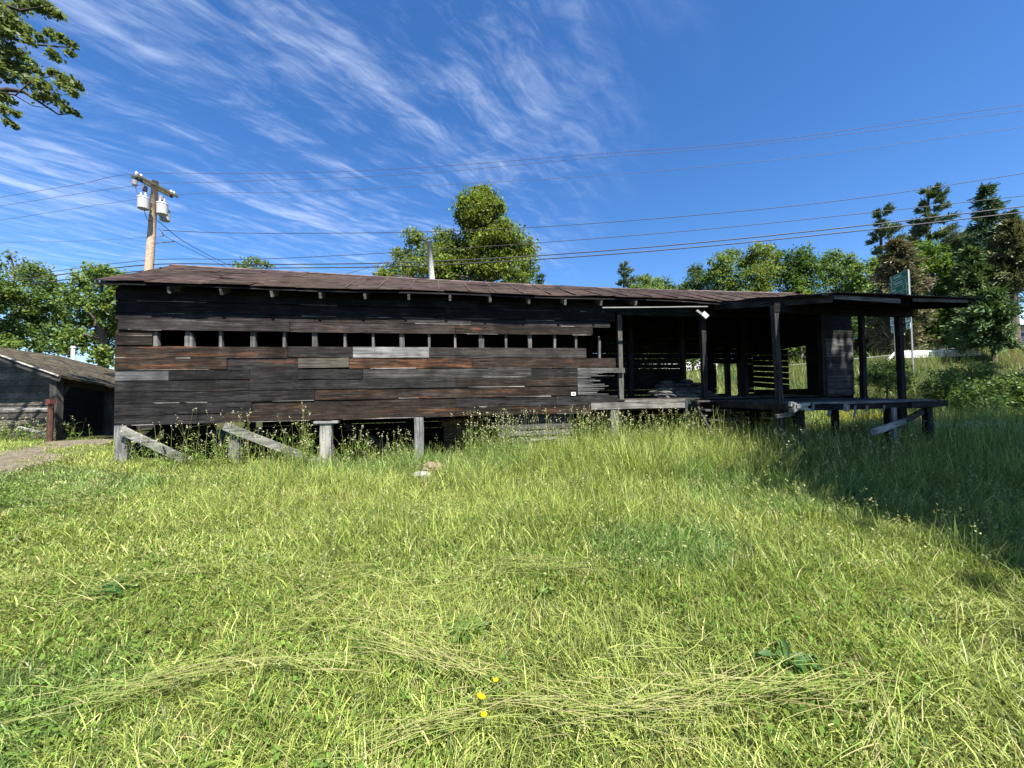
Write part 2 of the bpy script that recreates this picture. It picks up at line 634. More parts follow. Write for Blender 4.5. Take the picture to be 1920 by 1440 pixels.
def eave_z(s):
    return Z_EAVE + 0.012 * math.sin(s * 1.3) - 0.03 * float(smooth(11.5, 13, s))


def front_row(mb, z0, z1, cuts, cols, t=-0.011, gap=0.004, wob=0.004):
    """One course of siding: boards between the given s cuts."""
    for i in range(len(cuts) - 1):
        a, b = cuts[i] + gap, cuts[i + 1] - gap
        c = cols[i % len(cols)] if isinstance(cols, list) else cols
        dz = random.uniform(-0.006, 0.006)
        tt = t + random.uniform(-0.016, 0.006)
        n = max(2, int((b - a) / 0.5))
        mb.beam((a, tt, (z0 + z1) / 2 + dz), (b, tt + random.uniform(-.004, .004), (z0 + z1) / 2 + dz + random.uniform(-.006, .006)), (0, 0.05, 1),
                z1 - z0 - random.uniform(0.002, 0.012), 0.024, tone(c[:3], 0.25, c[3]), n, wob)
        q = a + random.uniform(0, .5)
        while q < b - .3:                                   # worn pale lower edge, in runs
            e = min(b - .01, q + random.uniform(.35, 1.6))
            if random.random() < .62:
                k = random.uniform(.5, 1.5)
                zq = z0 + dz + random.uniform(.002, .008)
                mb.beam((q, tt - .012, zq), (e, tt - .012, zq + random.uniform(-.003, .003)), (0, 0, 1), random.uniform(.008, .017), .008, (.30 * k, .285 * k, .265 * k, .2), max(2, int((e - q) / .3)), .0025)
            q = e + random.uniform(0, .7)


def cuts_px(*px, y=700):
    return [SX(p, y) for p in px]


D_SHADE = (0.011, 0.010, 0.013, 0.0)
D0, D1, D2 = (*DARK, 0.25), (*BROWN, 0.9), (0.024, 0.0235, 0.0235, 0.3)
fw = MB()
E_ = 0.0
# bottom course up to the slot
front_row(fw, 1.15, 1.335, [E_, SX(420, 790), SX(855, 775), SX(1107, 768)], [(*DARK, .3), (*BROWN, .75), (*BROWN, .9)])
front_row(fw, 1.335, 1.56, [E_, SX(473, 770), SX(855, 765), SX(1042, 757), SX(1158, 755)], [D0, (*BROWN, .55), D0, D2])
front_row(fw, 1.56, 1.79, [E_, SX(469, 750), SX(591, 745), SX(905, 740), SX(1082, 735)], [D0, (*DARK, .6), (*BROWN, .85), (*BROWN, .7)])
front_row(fw, 1.79, 2.0, [E_, SX(469, 725), SX(855, 722), SX(1082, 715)], [D2, D2, (*BROWN, .55)])
front_row(fw, 2.0, 2.205, [SX(318, 705), SX(470, 705), SX(560, 705), SX(681, 700), SX(996, 697), SX(1082, 695)], [D0, D0, D2, (.045, .044, .043, .2), D0])
front_row(fw, 2.205, 2.44, [E_, SX(427, 680), SX(560, 680)], [D1, (*DARK, .9)])
front_row(fw, 2.205, 2.44, [SX(655, 676), SX(885, 676), SX(1154, 676)], [(0.036, .021, .014, 1.25), (*BROWN, .75)])
front_row(fw, 2.44, 2.672, [E_, SX(540, 660), SX(662, 660)], [D1, (*DARK, .75)])
front_row(fw, 2.44, 2.672, [SX(805, 660), SX(1099, 660)], [(0.034, .031, .029, .5)])
# slot filled at the left corner
front_row(fw, 2.672, 2.86, [E_, 0.62], [(*BROWN, .7)])
front_row(fw, 2.86, 2.965, [E_, 0.62], [(*BROWN, .8)])
# above the slot; near-black top courses paint the eave's shade into the boards
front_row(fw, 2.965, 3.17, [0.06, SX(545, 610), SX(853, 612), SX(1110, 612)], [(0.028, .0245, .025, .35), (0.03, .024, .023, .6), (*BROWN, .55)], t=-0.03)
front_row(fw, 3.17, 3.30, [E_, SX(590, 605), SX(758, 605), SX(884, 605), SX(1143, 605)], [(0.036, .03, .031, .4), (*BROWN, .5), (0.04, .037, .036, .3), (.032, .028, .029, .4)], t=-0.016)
front_row(fw, 3.30, 3.53, [E_, 3.1, 6.2, 10.2], [D_SHADE, D_SHADE, D_SHADE])
front_row(fw, 3.53, 3.79, [E_, 4.6, 7.3, 10.3], [D_SHADE, D_SHADE, D_SHADE])
# splintered ends at the broken bay
for z0, z1, x0, x1, g in ((2.0, 2.09, 1082, 1140, .09), (1.79, 2.0, 1082, 1130, .11), (1.56, 1.79, 1082, 1140, .085)):
    k = 5
    for i in range(k):
        za, zb = z0 + (z1 - z0) * i / k, z0 + (z1 - z0) * (i + 1) / k
        e = SX(x1 + random.uniform(-24, 13), 720)
        fw.beam((SX(x0, 720) + .006, -.012, (za + zb) / 2), (e, -.012 - random.uniform(0, .02), (za + zb) / 2 + random.uniform(-.012, .012)), (0, 0, 1),
                (zb - za) * 1.0, 0.022, tone((g, g * .99, g * .97), .2, .1), 3, 0.004, 0.45)
fw.beam((SX(1082, 700) + .006, -.012, 2.147), (SX(1171, 700), -.012, 2.14), (0, 0, 1), 0.11, 0.024, (.15, .15, .145, .1), 4, .004)
# panel of siding at the far right, inside the porch
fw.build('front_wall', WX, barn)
fw = MB()
for i, z in enumerate(np.arange(1.46, 3.66, 0.168)):
    g = (.06 + .04 * (z > 2.3)) if z < 2.85 else .02  # top boards toned darker, painting in the shade beneath the porch roof
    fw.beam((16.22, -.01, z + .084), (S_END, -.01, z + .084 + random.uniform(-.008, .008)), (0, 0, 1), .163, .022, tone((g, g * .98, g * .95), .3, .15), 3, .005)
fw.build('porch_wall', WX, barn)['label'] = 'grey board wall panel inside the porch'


def pale_board(p0, p1, w, c, label=None, th=.026, wob=.003, up=(0, 0.05, 1), n=4, name='wall_board'):
    m = MB()
    m.beam(p0, p1, up, w, th, c, n, wob)
    o = m.build(name, WG, barn)
    if label:
        o['label'] = label
    return o


pale_board((0.004, -.014, 2.1), (SX(318, 705) - .004, -.014, 2.1), .2, (.09, .091, .094, .1), 'grey weathered siding board at the left corner')
pale_board((SX(662, 660) + .004, -.016, 2.555), (SX(805, 660) - .004, -.016, 2.558), .225, (.2, .2, .2, .1), 'pale grey siding board under the slot')
pale_board((SX(560, 680) + .004, -.03, 2.325), (SX(655, 678) - .004, -.028, 2.34), .2, (.07, .062, .05, .4), 'grey brown siding board hanging loose over a gap')
pale_board((SX(1107, 768) + .004, -.03, 1.30), (SX(1282, 760), -.03, 1.295), .16, (.17, .163, .15, .4), 'pale sill board below the open bay', th=.04, wob=.008)
pale_board((SX(1170, 768), -.035, 1.405), (SX(1282, 760), -.035, 1.40), .05, (.2, .19, .165, .3), None, th=.04, wob=.012, n=9, name='sill_edge')

# rafter tails under the eave
for px in (316, 414, 509, 600, 684, 766, 844, 919, 992, 1060, 1127, 1192):
    s = SX(px, 550, -.33)
    m = MB()
    m.beam((s, -.33, eave_z(s) - .125), (s, .35, eave_z(s) + .14), (0, 0, 1), .115, .05, tone((.2, .19, .18), .3), 2, .004)
    m.build('rafter_tail', WY, barn)
# studs seen in the long slot, some split and pointed
for i, px in enumerate((290, 354, 413, 474, 532, 590, 647, 700, 754, 805, 854, 903, 949, 994, 1040, 1080, 1124)):
    s = SX(px, 635)
    w = {1: .15, 0: .1, 8: .1, 11: .12, 13: .09, 5: .09, 3: .09}.get(i, .05)
    z1 = 3.0 if i not in (0, 1, 11, 16) else 2.95
    m = MB()
    k = random.uniform(.75, 1.2)
    c = (.13 * k, .128 * k, .122 * k, .1)
    zb = 2.55 if i < 16 else 2.3
    m.beam((s, .05, zb), (s + random.uniform(-.01, .01), .05, z1 - .09 if i in (1, 11, 16) else z1), (1, 0, 0), w, .09, c, 3, .003)
    if i in (1, 11, 16):
        m.beam((s, .05, z1 - .09), (s - w * .2, .05, z1 + .01), (1, 0, 0), w, .088, c, 1, 0, .45)
    m.build('stud', WGZ, barn)

# back and end walls: gappy boards round openings
bw = MB()
TB = 3.42
OPEN = [(14.22, 15.05, 1.55, 2.64), (15.62, 15.97, 1.62, 2.46), (16.08, 16.46, 1.44, 2.56)]


def clear_spans(z0, z1, a, b, holes):
    spans = [(a, b)]
    for h0, h1, hz0, hz1 in holes:
        if z1 > hz0 + .03 and z0 < hz1 - .03:
            new = []
            for x0, x1 in spans:
                if h1 <= x0 or h0 >= x1:
                    new.append((x0, x1))
                else:
                    if h0 > x0:
                        new.append((x0, h0))
                    if h1 < x1:
                        new.append((h1, x1))
            spans = new
    return spans


z = 1.2
while z < 3.86:
    h = random.uniform(.15, .19)
    g = random.choice([0, 0, .004, .01]) if z > 2.75 else random.choice([0, .008, .016, .022])
    jo = [0] + sorted(random.uniform(2, 16) for _ in range(4)) + [S_END]
    for x0, x1 in zip(jo[:-1], jo[1:]):
        for a, b in clear_spans(z, z + h, x0, x1, OPEN):
            if b - a > .05:
                gg = g * (1 if a > 9.5 else .2)
                bw.beam((a, TB + random.uniform(-.01, .01), z + h / 2), (b, TB, z + h / 2 + random.uniform(-.004, .004)), (0, 0, 1), h - gg + .002, .022, tone(DARK, .3, .3), 2, .003)
    z += h
bw.build('back_wall', WX, barn)
ew = MB()
# right end wall: solid at the front, gappy tilted boards behind the doorway
z = 1.25
while z < 4.5:
    h = .19
    t1 = 3.4 if z < 3.8 else 1.73 + (4.6 - z) / .8 * 1.7
    t0 = 0.02 if z < 3.75 else 1.73 - (4.6 - z) / .8 * 1.7
    slat = 1.45 < z < 2.8
    if slat:
        ew.beam((S_END, .02, z + h / 2), (S_END, 1.35, z + h / 2), (0, 0, 1), h + .004, .022, tone(DARK, .3, .2), 2, .001)
        ew.beam((S_END, 1.98, z + h / 2 - .04), (S_END, 3.4, z + h / 2 + .1), (0, 0, 1), h - .024, .022, tone(DARK, .3, .2), 2, .003)
    elif z < 1.45:
        ew.beam((S_END, t0, z + h / 2), (S_END, t1, z + h / 2), (0, 0, 1), h + .004, .022, tone(DARK, .3, .2), 2, .001)
    else:
        ew.beam((S_END, t0, z + h / 2), (S_END, t1, z + h / 2 + random.uniform(-.01, .01)), (0, 0, 1), h + .02, .022 + .004 * (int(z * 10) % 2), tone(DARK, .3, .2), 2, .001)
    z += h
ew.build('end_wall', WY, barn)
lw = MB()
z = 1.17
while z < 4.55:
    h = .2
    t0 = 0.0 if z < 3.75 else 1.73 - (4.7 - z) / .95 * 1.73
    t1 = 3.4 if z < 3.75 else 1.73 + (4.7 - z) / .95 * 1.73
    lw.beam((0.012, t0 + .02, z + h / 2), (0.012, t1, z + h / 2), (0, 0, 1), h - .004, .022, tone(DARK, .3, .3), 2, .003)
    z += h
lw.build('end_wall', WY, barn)

fl = MB()
t = 0.02
while t < 3.36:
    w = random.uniform(.16, .22)
    fl.beam((0.05, t + w / 2, 1.43), (S_END - .04, t + w / 2, 1.43), (0, 1, 0), w - .006, .035, tone((.06, .055, .05), .3, .2), 8, .004)
    t += w
fl.build('floor', WX, barn)
jm = MB()
for s in np.arange(0.6, 17, 0.9):
    jm.beam((s, .08, 1.32), (s, 3.35, 1.32), (0, 0, 1), .17, .05, tone(DARK, .3))
jm.build('floor_joist', WY, barn)
sb = MB()
sb.beam((0.02, .06, 1.27), (S_END, .06, 1.27), (0, 0, 1), .19, .12, (*BROWN, .3), 10, .006)
sb.build('sill_beam', WX, barn)
sb = MB()
sb.beam((0.05, .1, 3.72), (S_END, .1, 3.72), (0, 0, 1), .15, .1, (*DARK, .3), 10, .006)
sb.build('wall_plate', WX, barn)

# main roof: courses of old sheets over a board deck
rm = MB()
under = MB()
ss = np.linspace(-.07, S_END + .2, 40)
vsu, fsu = [], []
for s in ss:
    vsu += [(s, -.36, eave_z(s) - .03), (s, 1.73, ridge_z(s) - .03), (s, 3.82, eave_z(s) - .03), (s, -.36, eave_z(s) - .055), (s, 1.73, ridge_z(s) - .06), (s, 3.82, eave_z(s) - .055)]
for i in range(len(ss) - 1):
    a, b = 6 * i, 6 * i + 6
    fsu += [(a, b, b + 1, a + 1), (a + 1, b + 1, b + 2, a + 2), (a + 3, a + 4, b + 4, b + 3), (a + 4, a + 5, b + 5, b + 4), (a, a + 3, b + 3, b), (a + 2, b + 2, b + 5, a + 5)]
fsu += [(0, 1, 4, 3), (1, 2, 5, 4)]
e = 6 * (len(ss) - 1)
fsu += [(e, e + 3, e + 4, e + 1), (e + 1, e + 4, e + 5, e + 2)]
under.add(vsu, fsu, (*DARK, .2))
under.build('roof_deck', WX, barn)


def roof_pt(s, u, side=0):
    """u 0 at the eave, 1 at the ridge."""
    tt = -.38 + u * 2.11
    if side:
        tt = 3.84 - u * 2.11
    return Vector((s, tt, eave_z(s) + (ridge_z(s) - eave_z(s)) * u))


def sheet(mb, s0, s1, u0, u1, col, lift, side=0):
    nx = max(2, int((s1 - s0) / .25))
    ej = random.uniform(-.022, .012)
    vs, fs = [], []
    l0, l1, l2, l3 = (random.uniform(0, .03) for _ in range(4))
    for k in range(nx + 1):
        f = k / nx
        ue = u0 + (ej if u0 == 0 else 0) + random.uniform(-.006, .006)
        for j, u in enumerate((ue, (u0 + u1) / 2, u1)):
            p = roof_pt(s0 + (s1 - s0) * f, u, side)
            p.z += lift + (l0 * (1 - f) + l1 * f) * (1 - j / 2) + (l2 * (1 - f) + l3 * f) * j / 2 + random.uniform(-.004, .004)
            vs.append(p)
    n0 = len(vs)
    vs += [Vector((v.x, v.y, v.z - .012)) for v in vs]
    for k in range(nx):
        for j in range(2):
            a = 3 * k + j
            q = (a, a + 3, a + 4, a + 1)
            fs.append(q if not side else tuple(reversed(q)))
    rim = [3 * k for k in range(nx + 1)] + [3 * nx + 1] + [3 * k + 2 for k in range(nx, -1, -1)] + [1]
    for a, b in zip(rim, rim[1:] + rim[:1]):
        fs.append((a, a + n0, b + n0, b))
    mb.add(vs, fs, col)


RB = (.030, .0212, .0172)
for side in (0, 1):
    # eave strip, then courses overlapping upwards
    for row, (u0, u1) in enumerate(((0, .36), (.32, .68), (.64, 1.0))):
        s = -.09 - row * .3
        while s < S_END + .2:
            w = random.uniform(.72, 1.05)
            a, b = max(s, -.09), min(s + w + .04, S_END + .22)
            if b - a > .08:
                k = random.uniform(.7, 1.25)
                c = (RB[0] * k, RB[1] * k * random.uniform(.92, 1.08), RB[2] * k * random.uniform(.92, 1.1), random.random())
                sheet(rm, a, b, u0, u1, c, .004 + .014 * (2 - row) * .0 + row * .008 + random.uniform(0, .006), side)
            s += w
# seam battens running from eave to ridge on the right half
for s in np.arange(4.2, 17.0, .62):
    s += random.uniform(-.05, .05)
    p0, p1 = roof_pt(s, .01), roof_pt(s + random.uniform(-.06, .06), .99)
    rm.beam(p0 + Vector((0, 0, .035)), p1 + Vector((0, 0, .035)), (0, -.4, 1), .022, .03, (.05, .038, .036, 0), 3, .003)
rm.build('roof', ROOF, barn)
rc = MB()
for a in np.arange(-.09, S_END + .1, 1.5):
    b = min(a + 1.52, S_END + .22)
    for sg in (-1, 1):
        rc.beam((a, 1.73 + sg * .06, ridge_z(a) + .018), (b, 1.73 + sg * .06, ridge_z(b) + .018), (0, 1, -.45 * sg), .14, .012, tone((.085, .062, .058), .25), 2, .004)
rc.build('ridge_cap', ROOF, barn)

# posts that carry the barn
def post(name, s, t, z0, z1, w, c, mat=WZ, label=None, d=None, lean=0.0, wob=.006):
    m = MB()
    m.beam((s, t, z0), (s + lean, t, z1), (1, 0, 0), w, d or w, c, 5, wob)
    o = m.build(name, mat, barn)
    if label:
        o['label'] = label
    return o


post('support_post', .12, .02, .2, 1.16, .2, (.2, .2, .2, .2), WGZ, 'grey weathered support post at the left corner', .12, 0, .012)
post('support_post', SX(442, 830), .02, .2, .98, .2, (.19, .19, .18, .2), WGZ, None, .18, 0, .01)
post('support_post', SX(613, 820), -.02, -.1, 1.13, .225, (.29, .285, .26, .2), WGZ, 'pale round topped support post under a flat cap', .18, 0, .012)
post('support_post', SX(786, 820), .02, -.2, 1.15, .19, (.2, .2, .2, 0), WGZ, 'grey squared support post above the rocks', .15, 0, .006)
post('support_post', SX(1152, 800), .03, -.1, 1.2, .2, (.2, .205, .17, .2), WGZ, None, .16, 0, .008)
m = MB()
m.box((SX(613, 790) - .22, -.14, 1.085), (SX(613, 790) + .24, .1, 1.13), (.33, .33, .31, 0))
m.build('post_cap', WG, barn)
for s in (2.6, 5.3, 8.0, 10.6, 13.4, 16.4):
    post('support_post', s, 1.7, -.1, 1.3, .2, (*DARK, .1), WZ)
for s in (.9, 3.2, 6.2, 9.2, 12.2, 15.2, 17.0):
    post('support_post', s, 3.3, -.1, 1.3, .2, (*DARK, .1), WZ)
# braces
pale_board(W(228, 806, -.13), W(352, 864, -.16), .15, (.25, .245, .23, .2), 'pale diagonal brace board at the left corner post', .05, .004, (0, 0, 1), 5, 'brace')
pale_board(W(421, 799, -.13), W(609, 871, -.18), .15, (.24, .24, .22, .2), 'pale diagonal brace board running down to the capped post', .05, .004, (0, 0, 1), 6, 'brace')
for a, b, t in (((250, 845), (305, 796), .5), ((290, 840), (345, 800), 1.4), ((330, 800), (395, 850), 1.2)):
    m = MB()
    m.beam(W(*a, t), W(*b, t), (0, 0, 1), .13, .06, (*DARK, .1), 3, .004)
    m.build('brace', WX, barn)
m = MB()
m.beam(W(648, 795, .6), W(735, 845, .6), (0, 0, 1), .16, .05, (.04, .033, .028, .3), 3, .004)
m.build('brace', WX, barn)
# black boards added to darken the space under the floor; board panels under the front
sk = MB()
for z in np.arange(-.1, 1.2, .19):
    sk.beam((1.2, TB - .1, z + .09), (17.1, TB - .1, z + .09), (0, 0, 1), .185, .022, tone(BLACK, .2), 8, .003)
sk.build('shade_skirting', WX, barn)
sk = MB()
for z in np.arange(.2, 1.2, .19):
    sk.beam((.03, 1.3, z + .09), (.03, 3.35, z + .09), (0, 0, 1), .185, .022, tone(BLACK, .2), 4, .003)
sk.build('shade_skirting', WY, barn)
sk = MB()
for z in np.arange(-.1, 1.2, .19):
    sk.beam((17.08, 1.5, z + .09), (17.08, 3.3, z + .09), (0, 0, 1), .185, .022, tone(BLACK, .2), 4, .003)
sk.build('shade_skirting', WY, barn)
pn = MB()
a, b = W(832, 800, .5).x, W(890, 800, .5).x
pn.box((a, .5, -.2), (b, .53, 1.0), (.055, .036, .022, .3))
pn.beam((a - .05, .48, .98), (b + .1, .48, .98), (0, 0, 1), .16, .03, (.07, .04, .022, .8), 3, .003)
o = pn.build('plywood_panel', WX, barn)
o['label'] = 'brown plywood panel under the floor'
pn = MB()
a, b = W(934, 800, .12).x, W(1072, 800, .12).x
for i, z in enumerate(np.arange(.2, 1.1, .15)):
    g = (.07, .09, .06, .1, .045, .05)[i % 6]
    pn.beam((a, .12, z + .07), (b + random.uniform(-.1, .1), .12, z + .07 + random.uniform(-.02, .01)), (0, 0.2, 1), .142, .022, tone((g, g, g * .97), .2), 5, .006)
pn.beam((W(995, 828, .1).x, .085, .56), (W(1042, 826, .1).x, .085, .585), (0, 0, 1), .05, .02, (.42, .41, .4, 0), 3, .003)
pn.build('board_panel', WG, barn)

# open bay: posts, door track, steps
post('bay_post', SX(1167, 700), .1, 1.4, 3.72, .11, (.12, .117, .1, .2), WGZ, None, .08)
post('bay_post', SX(1323, 700), .06, .15, 3.75, .115, (.035, .03, .028, .1), WZ, None, .1)
post('bay_post', SX(1338, 700) + .3, 1.7, 1.44, 4.5, .11, (.03, .028, .027, .1), WZ)
post('bay_post', W(1397, 700, 2.2).x, 2.2, 1.44, 4.3, .13, (.03, .028, .027, .1), WZ)
post('bay_post', W(1182, 700, 1.7).x, 1.7, 1.44, 4.5, .14, (*DARK, .1), WZ)
post('bay_post', SX(1539, 700), -.06, 1.4, 3.75, .13, (.035, .032, .03, .1), WZ, None, .12)
for s in (10.9, 14.3):
    post('back_stud', s, 3.34, 1.44, 3.75, .12, (*DARK, .1), WZ)
for s in (15.35, 16.0, 16.55):
    post('back_stud', s, 3.34, 1.44, 3.75, .14, (*DARK, .1), WZ)
m = MB()
m.beam((10.3, .1, 3.6), (S_END, .1, 3.6), (0, 0, 1), .2, .08, (*DARK, .2), 6, .006)
m.build('lintel', WX, barn)
m = MB()
a, b = W(1129, 577, -.42), W(1326, 575, -.42)
m.beam(a, b, (0, 0, 1), .022, .04, (.2, .2, .19, 0), 6, .003)
tr = m.build('door_track', METAL, barn)
m = MB()
m.beam(W(1306, 582, -.44), W(1324, 596, -.5), (0, .3, 1), .06, .03, (.12, .12, .12, 0), 2, .002)
m.beam(W(1317, 587, -.46), W(1326, 595, -.5), (0, .3, 1), .13, .04, (.4, .4, .38, 0), 2, .002)
m.build('bracket', METAL, tr)
stp = MB()
for (x0, x1, y, t) in ((1301, 1350, 752, -.22), (1316, 1363, 769, -.47), (1331, 1372, 787, -.72)):
    p, q = W(x0, y, t), W(x1, y, t)
    stp.beam(p, q, (0, 1, 0), .27, .04, (.075, .07, .065, .1), 3, .003)
    stp.beam((q.x - .06, t + .1, q.z - .12), (q.x, t + .1, q.z - .12), (0, 0, 1), .2, .03, (.05, .046, .043, .1))
    stp.beam((p.x + .02, t + .12, p.z - .11), (p.x + .12, t + .12, p.z - .11), (0, 0, 1), .18, .03, (.05, .046, .043, .1))
so = stp.build('steps', WX, barn)
m = MB()
for px0, px1, t0, t1, y0, y1 in ((1303, 1336, -.1, -1.0, 760, 822), (1352, 1385, -.1, -1.0, 760, 822)):
    p, q = W(px0, y0, t0), W(px1, y1, t1)
    m.beam(p, q, (0, 0, 1), .2, .045, (.06, .055, .05, .1), 5, .008)
m.build('stringer', WX, so)
# barrel-like greenish box left of the steps
m = MB()
m.box((W(1284, 760, -.02).x, -.03, .7), (W(1302, 760, -.02).x, .05, 1.42), (.03, .045, .04, 0))
m.build('corner_board', WZ, barn)

# porch deck, posts and roof
dk = MB()
t = -2.52
while t < 0.0:
    w = random.uniform(.17, .23)
    g = .06 + (.14 if t < -2.2 else .02 * random.random())
    e0 = 12.74 + random.uniform(-.03, .05)
    if t < -2.25:
        e0 = 12.95
    e1 = 16.0 + random.uniform(-.1, .14) + .35 * (t + 2.5) * .3
    if -2.3 < t < -1.9:
        e1 += .32
    dk.beam((e0, t + w / 2, 1.335 + .012 * (t + 2.5) + random.uniform(-.004, .008)), (e1, t + w / 2, 1.335 + .012 * (t + 2.5)), (0, 1, 0), w - .008, .04, tone((g, g * .98, g * .95), .3, .1), 7, .006)
    t += w
dk.build('deck', WX, barn)
m = MB()
m.beam((12.95, -2.5, 1.255), (15.9, -2.5, 1.25), (0, 0, 1), .1, .06, (*DARK, .2), 6, .006)
m.beam((15.2, -2.52, 1.27), (16.12, -2.52, 1.275), (0, 0, 1), .12, .12, (.03, .027, .026, .1), 3, .006)
m.beam((12.72, -.05, 1.28), (12.75, -2.45, 1.265), (0, 0, 1), .12, .06, (.045, .04, .037, .1), 5, .005)
m.beam((15.85, -.05, 1.26), (15.85, -2.45, 1.25), (0, 0, 1), .14, .06, (*DARK, .1), 4, .005)
for s in (13.5, 14.3, 15.1):
    m.beam((s, -.05, 1.25), (s, -2.4, 1.25), (0, 0, 1), .12, .05, (*DARK, .1), 3, .005)
m.build('deck_frame', WX, barn)
PC = W(1461, 700, -1.95).x
PG = W(1689, 700, -1.9).x
post('porch_post', PC, -1.95, -.05, 3.32, .105, (.05, .046, .043, .1), WZ, 'full height porch post standing on the ground', .1, -.06)
post('porch_post', PG, -1.9, -.05, 3.3, .105, (.026, .024, .024, .1), WZ, None, .1, -.0)
post('porch_post', W(1616, 660, -.75).x, -.75, 1.36, 3.5, .105, (.026, .024, .024, .1), WZ, None, .1, .03)
for px, y1, t, w in ((1664, 770, -2.35, .09), (1686, 770, -2.2, .12), (1738, 762, -2.3, .15), (1500, 770, -2.3, .1), (1565, 770, -1.2, .12)):
    q = W(px, y1, t)
    post('deck_post', q.x, t, 0.0, 1.25, w, (.026, .024, .024, .1), WZ, None, .1, 0)
q = W(1672, 800, -2.55)
post('stake', q.x, -2.58, -.05, 1.22, .085, (.24, .235, .215, .1), WGZ, 'thin pale stake leaning under the deck', .04, .03)
pale_board(W(1632, 812, -2.62), W(1696, 789, -2.62), .115, (.36, .36, .345, .1), 'splintered pale brace under the deck', .04, .008, (0, 0, 1), 6, 'brace')
m = MB()
m.beam(W(1696, 789, -2.45), W(1730, 771, -2.4), (0, 0, 1), .11, .04, (.05, .045, .042, .1), 2, .004)
m.build('brace', WX, barn)
pale_board(W(1455, 781, -2.25), W(1502, 772, -2.2), .085, (.14, .14, .13, .1), None, .05, .005, (0, 0, 1), 3, 'rail')
# splintered deck beam end and dangling pieces
m = MB()
q = W(1498, 762, -2.62)
for k in range(7):
    m.beam(q + Vector((-.14 + random.uniform(-.05, .03), random.uniform(-.05, .05), random.uniform(-.09, .06))), q + Vector((.14 + random.uniform(-.03, .08), random.uniform(-.05, .05), random.uniform(-.07, .05))),
           (0, 0, 1), random.uniform(.05, .1), .06, tone((.4, .39, .36), .25, .1), 3, .012, .7)
m.build('beam_end', WG, barn)['label'] = 'splintered pale beam end at the deck corner'
for px, y0, y1, w in ((1525, 758, 771, .04), (1588, 758, 771, .12), (1604, 760, 783, .035), (1556, 770, 781, .06), (1626, 760, 771, .03), (1658, 760, 771, .03), (1679, 768, 790, .03)):
    p, q = W(px, y0, -2.56), W(px - 2, y1, -2.56)
    m = MB()
    m.beam(p, q, (1, 0, 0), w, .02, tone((.22, .22, .21), .2), 2, .003)
    m.build('hanging_slat', WGZ, barn)


def proof_pt(s, t):
    """Porch roof surface."""
    u = (t + .12) / -2.9
    return Vector((s, t, 3.845 - u * (.52 + .0 * s)))


# corrugated porch roof
cr = MB()
sheets = [(12.8, 13.75), (13.68, 14.62), (14.55, 15.5), (15.43, 16.62)]
for i, (s0, s1) in enumerate(sheets):
    tf = [-3.0, -2.98, -3.02, -2.96][i]
    dz = [0, .004, -.02, -.035][i]
    nx = int((s1 - s0) / .017)
    vs, fs = [], []
    rows = np.linspace(-.1, tf, 9)
    for j, t in enumerate(rows):
        for k in range(nx + 1):
            s = s0 + (s1 - s0) * k / nx + .22 * (t / -3.0) * (1 if i == 0 else 0) * (1 - k / nx)
            p = proof_pt(s, t)
            p.z += .011 * math.sin(2 * math.pi * s / .07) + dz + .006 * i % 2 + .008 * math.sin(t * 3 + i)
            vs.append(p)
    n = nx + 1
    for j in range(len(rows) - 1):
        for k in range(nx):
            fs.append((j * n + k, (j + 1) * n + k, (j + 1) * n + k + 1, j * n + k + 1))
    k0 = random.uniform(.8, 1.2)
    cr.add(vs, fs, (.085 * k0, .06 * k0, .05 * k0))
pr = cr.build('porch_roof', RUST, barn)
m = MB()
vsu, fsu = [], []
for s in (12.86, 16.5):
    for t in (-.08, -2.85):
        p = proof_pt(s, t)
        vsu += [p - Vector((0, 0, .03)), p - Vector((0, 0, .055))]
m.add(vsu, [(0, 2, 6, 4), (1, 5, 7, 3), (0, 1, 3, 2), (4, 6, 7, 5), (2, 3, 7, 6), (0, 4, 5, 1)], (*BLACK, .1))
m.build('porch_deck', WX, pr)
m = MB()
m.beam(proof_pt(12.84, -.1) - Vector((0, 0, .12)), proof_pt(13.02, -2.9) - Vector((0, 0, .1)), (0, 0, 1), .17, .04, (.04, .036, .034, .1), 5, .004)
m.beam(proof_pt(16.3, -.1) - Vector((0, 0, .12)), proof_pt(16.3, -2.85) - Vector((0, 0, .12)), (0, 0, 1), .15, .04, (*BLACK, .1), 5, .004)
for s in (13.5, 14.2, 14.9, 15.6):
    m.beam(proof_pt(s, -.1) - Vector((0, 0, .12)), proof_pt(s, -2.8) - Vector((0, 0, .12)), (0, 0, 1), .12, .05, (*BLACK, .1))
m.build('porch_rafter', WY, barn)
m = MB()
m.beam((12.7, -1.95, 3.27), (16.25, -1.92, 3.25), (0, 0, 1), .2, .12, (*BLACK, .1), 6, .006)
m.build('porch_beam', WX, barn)
m = MB()
m.beam(proof_pt(13.05, -2.9) - Vector((0, 0, .085)), proof_pt(14.55, -2.9) - Vector((0, 0, .12)), (0, 0, 1), .075, .02, (.16, .155, .15, 0), 6, .006)
m.beam(proof_pt(14.85, -2.9) - Vector((0, 0, .085)), proof_pt(16.25, -2.88) - Vector((0, 0, .075)), (0, 0, 1), .06, .02, (.13, .125, .12, 0), 6, .008)
m.build('porch_fascia', WG, barn)
m = MB()
p = W(1075, 738.5, -.04)
m.box((p.x - .055, -.05, p.z - .04), (p.x + .055, -.042, p.z + .04), (.55, .55, .54))
tg = m.build('tag', METAL, barn)
tg['label'] = 'tiny white tag with dark marks'


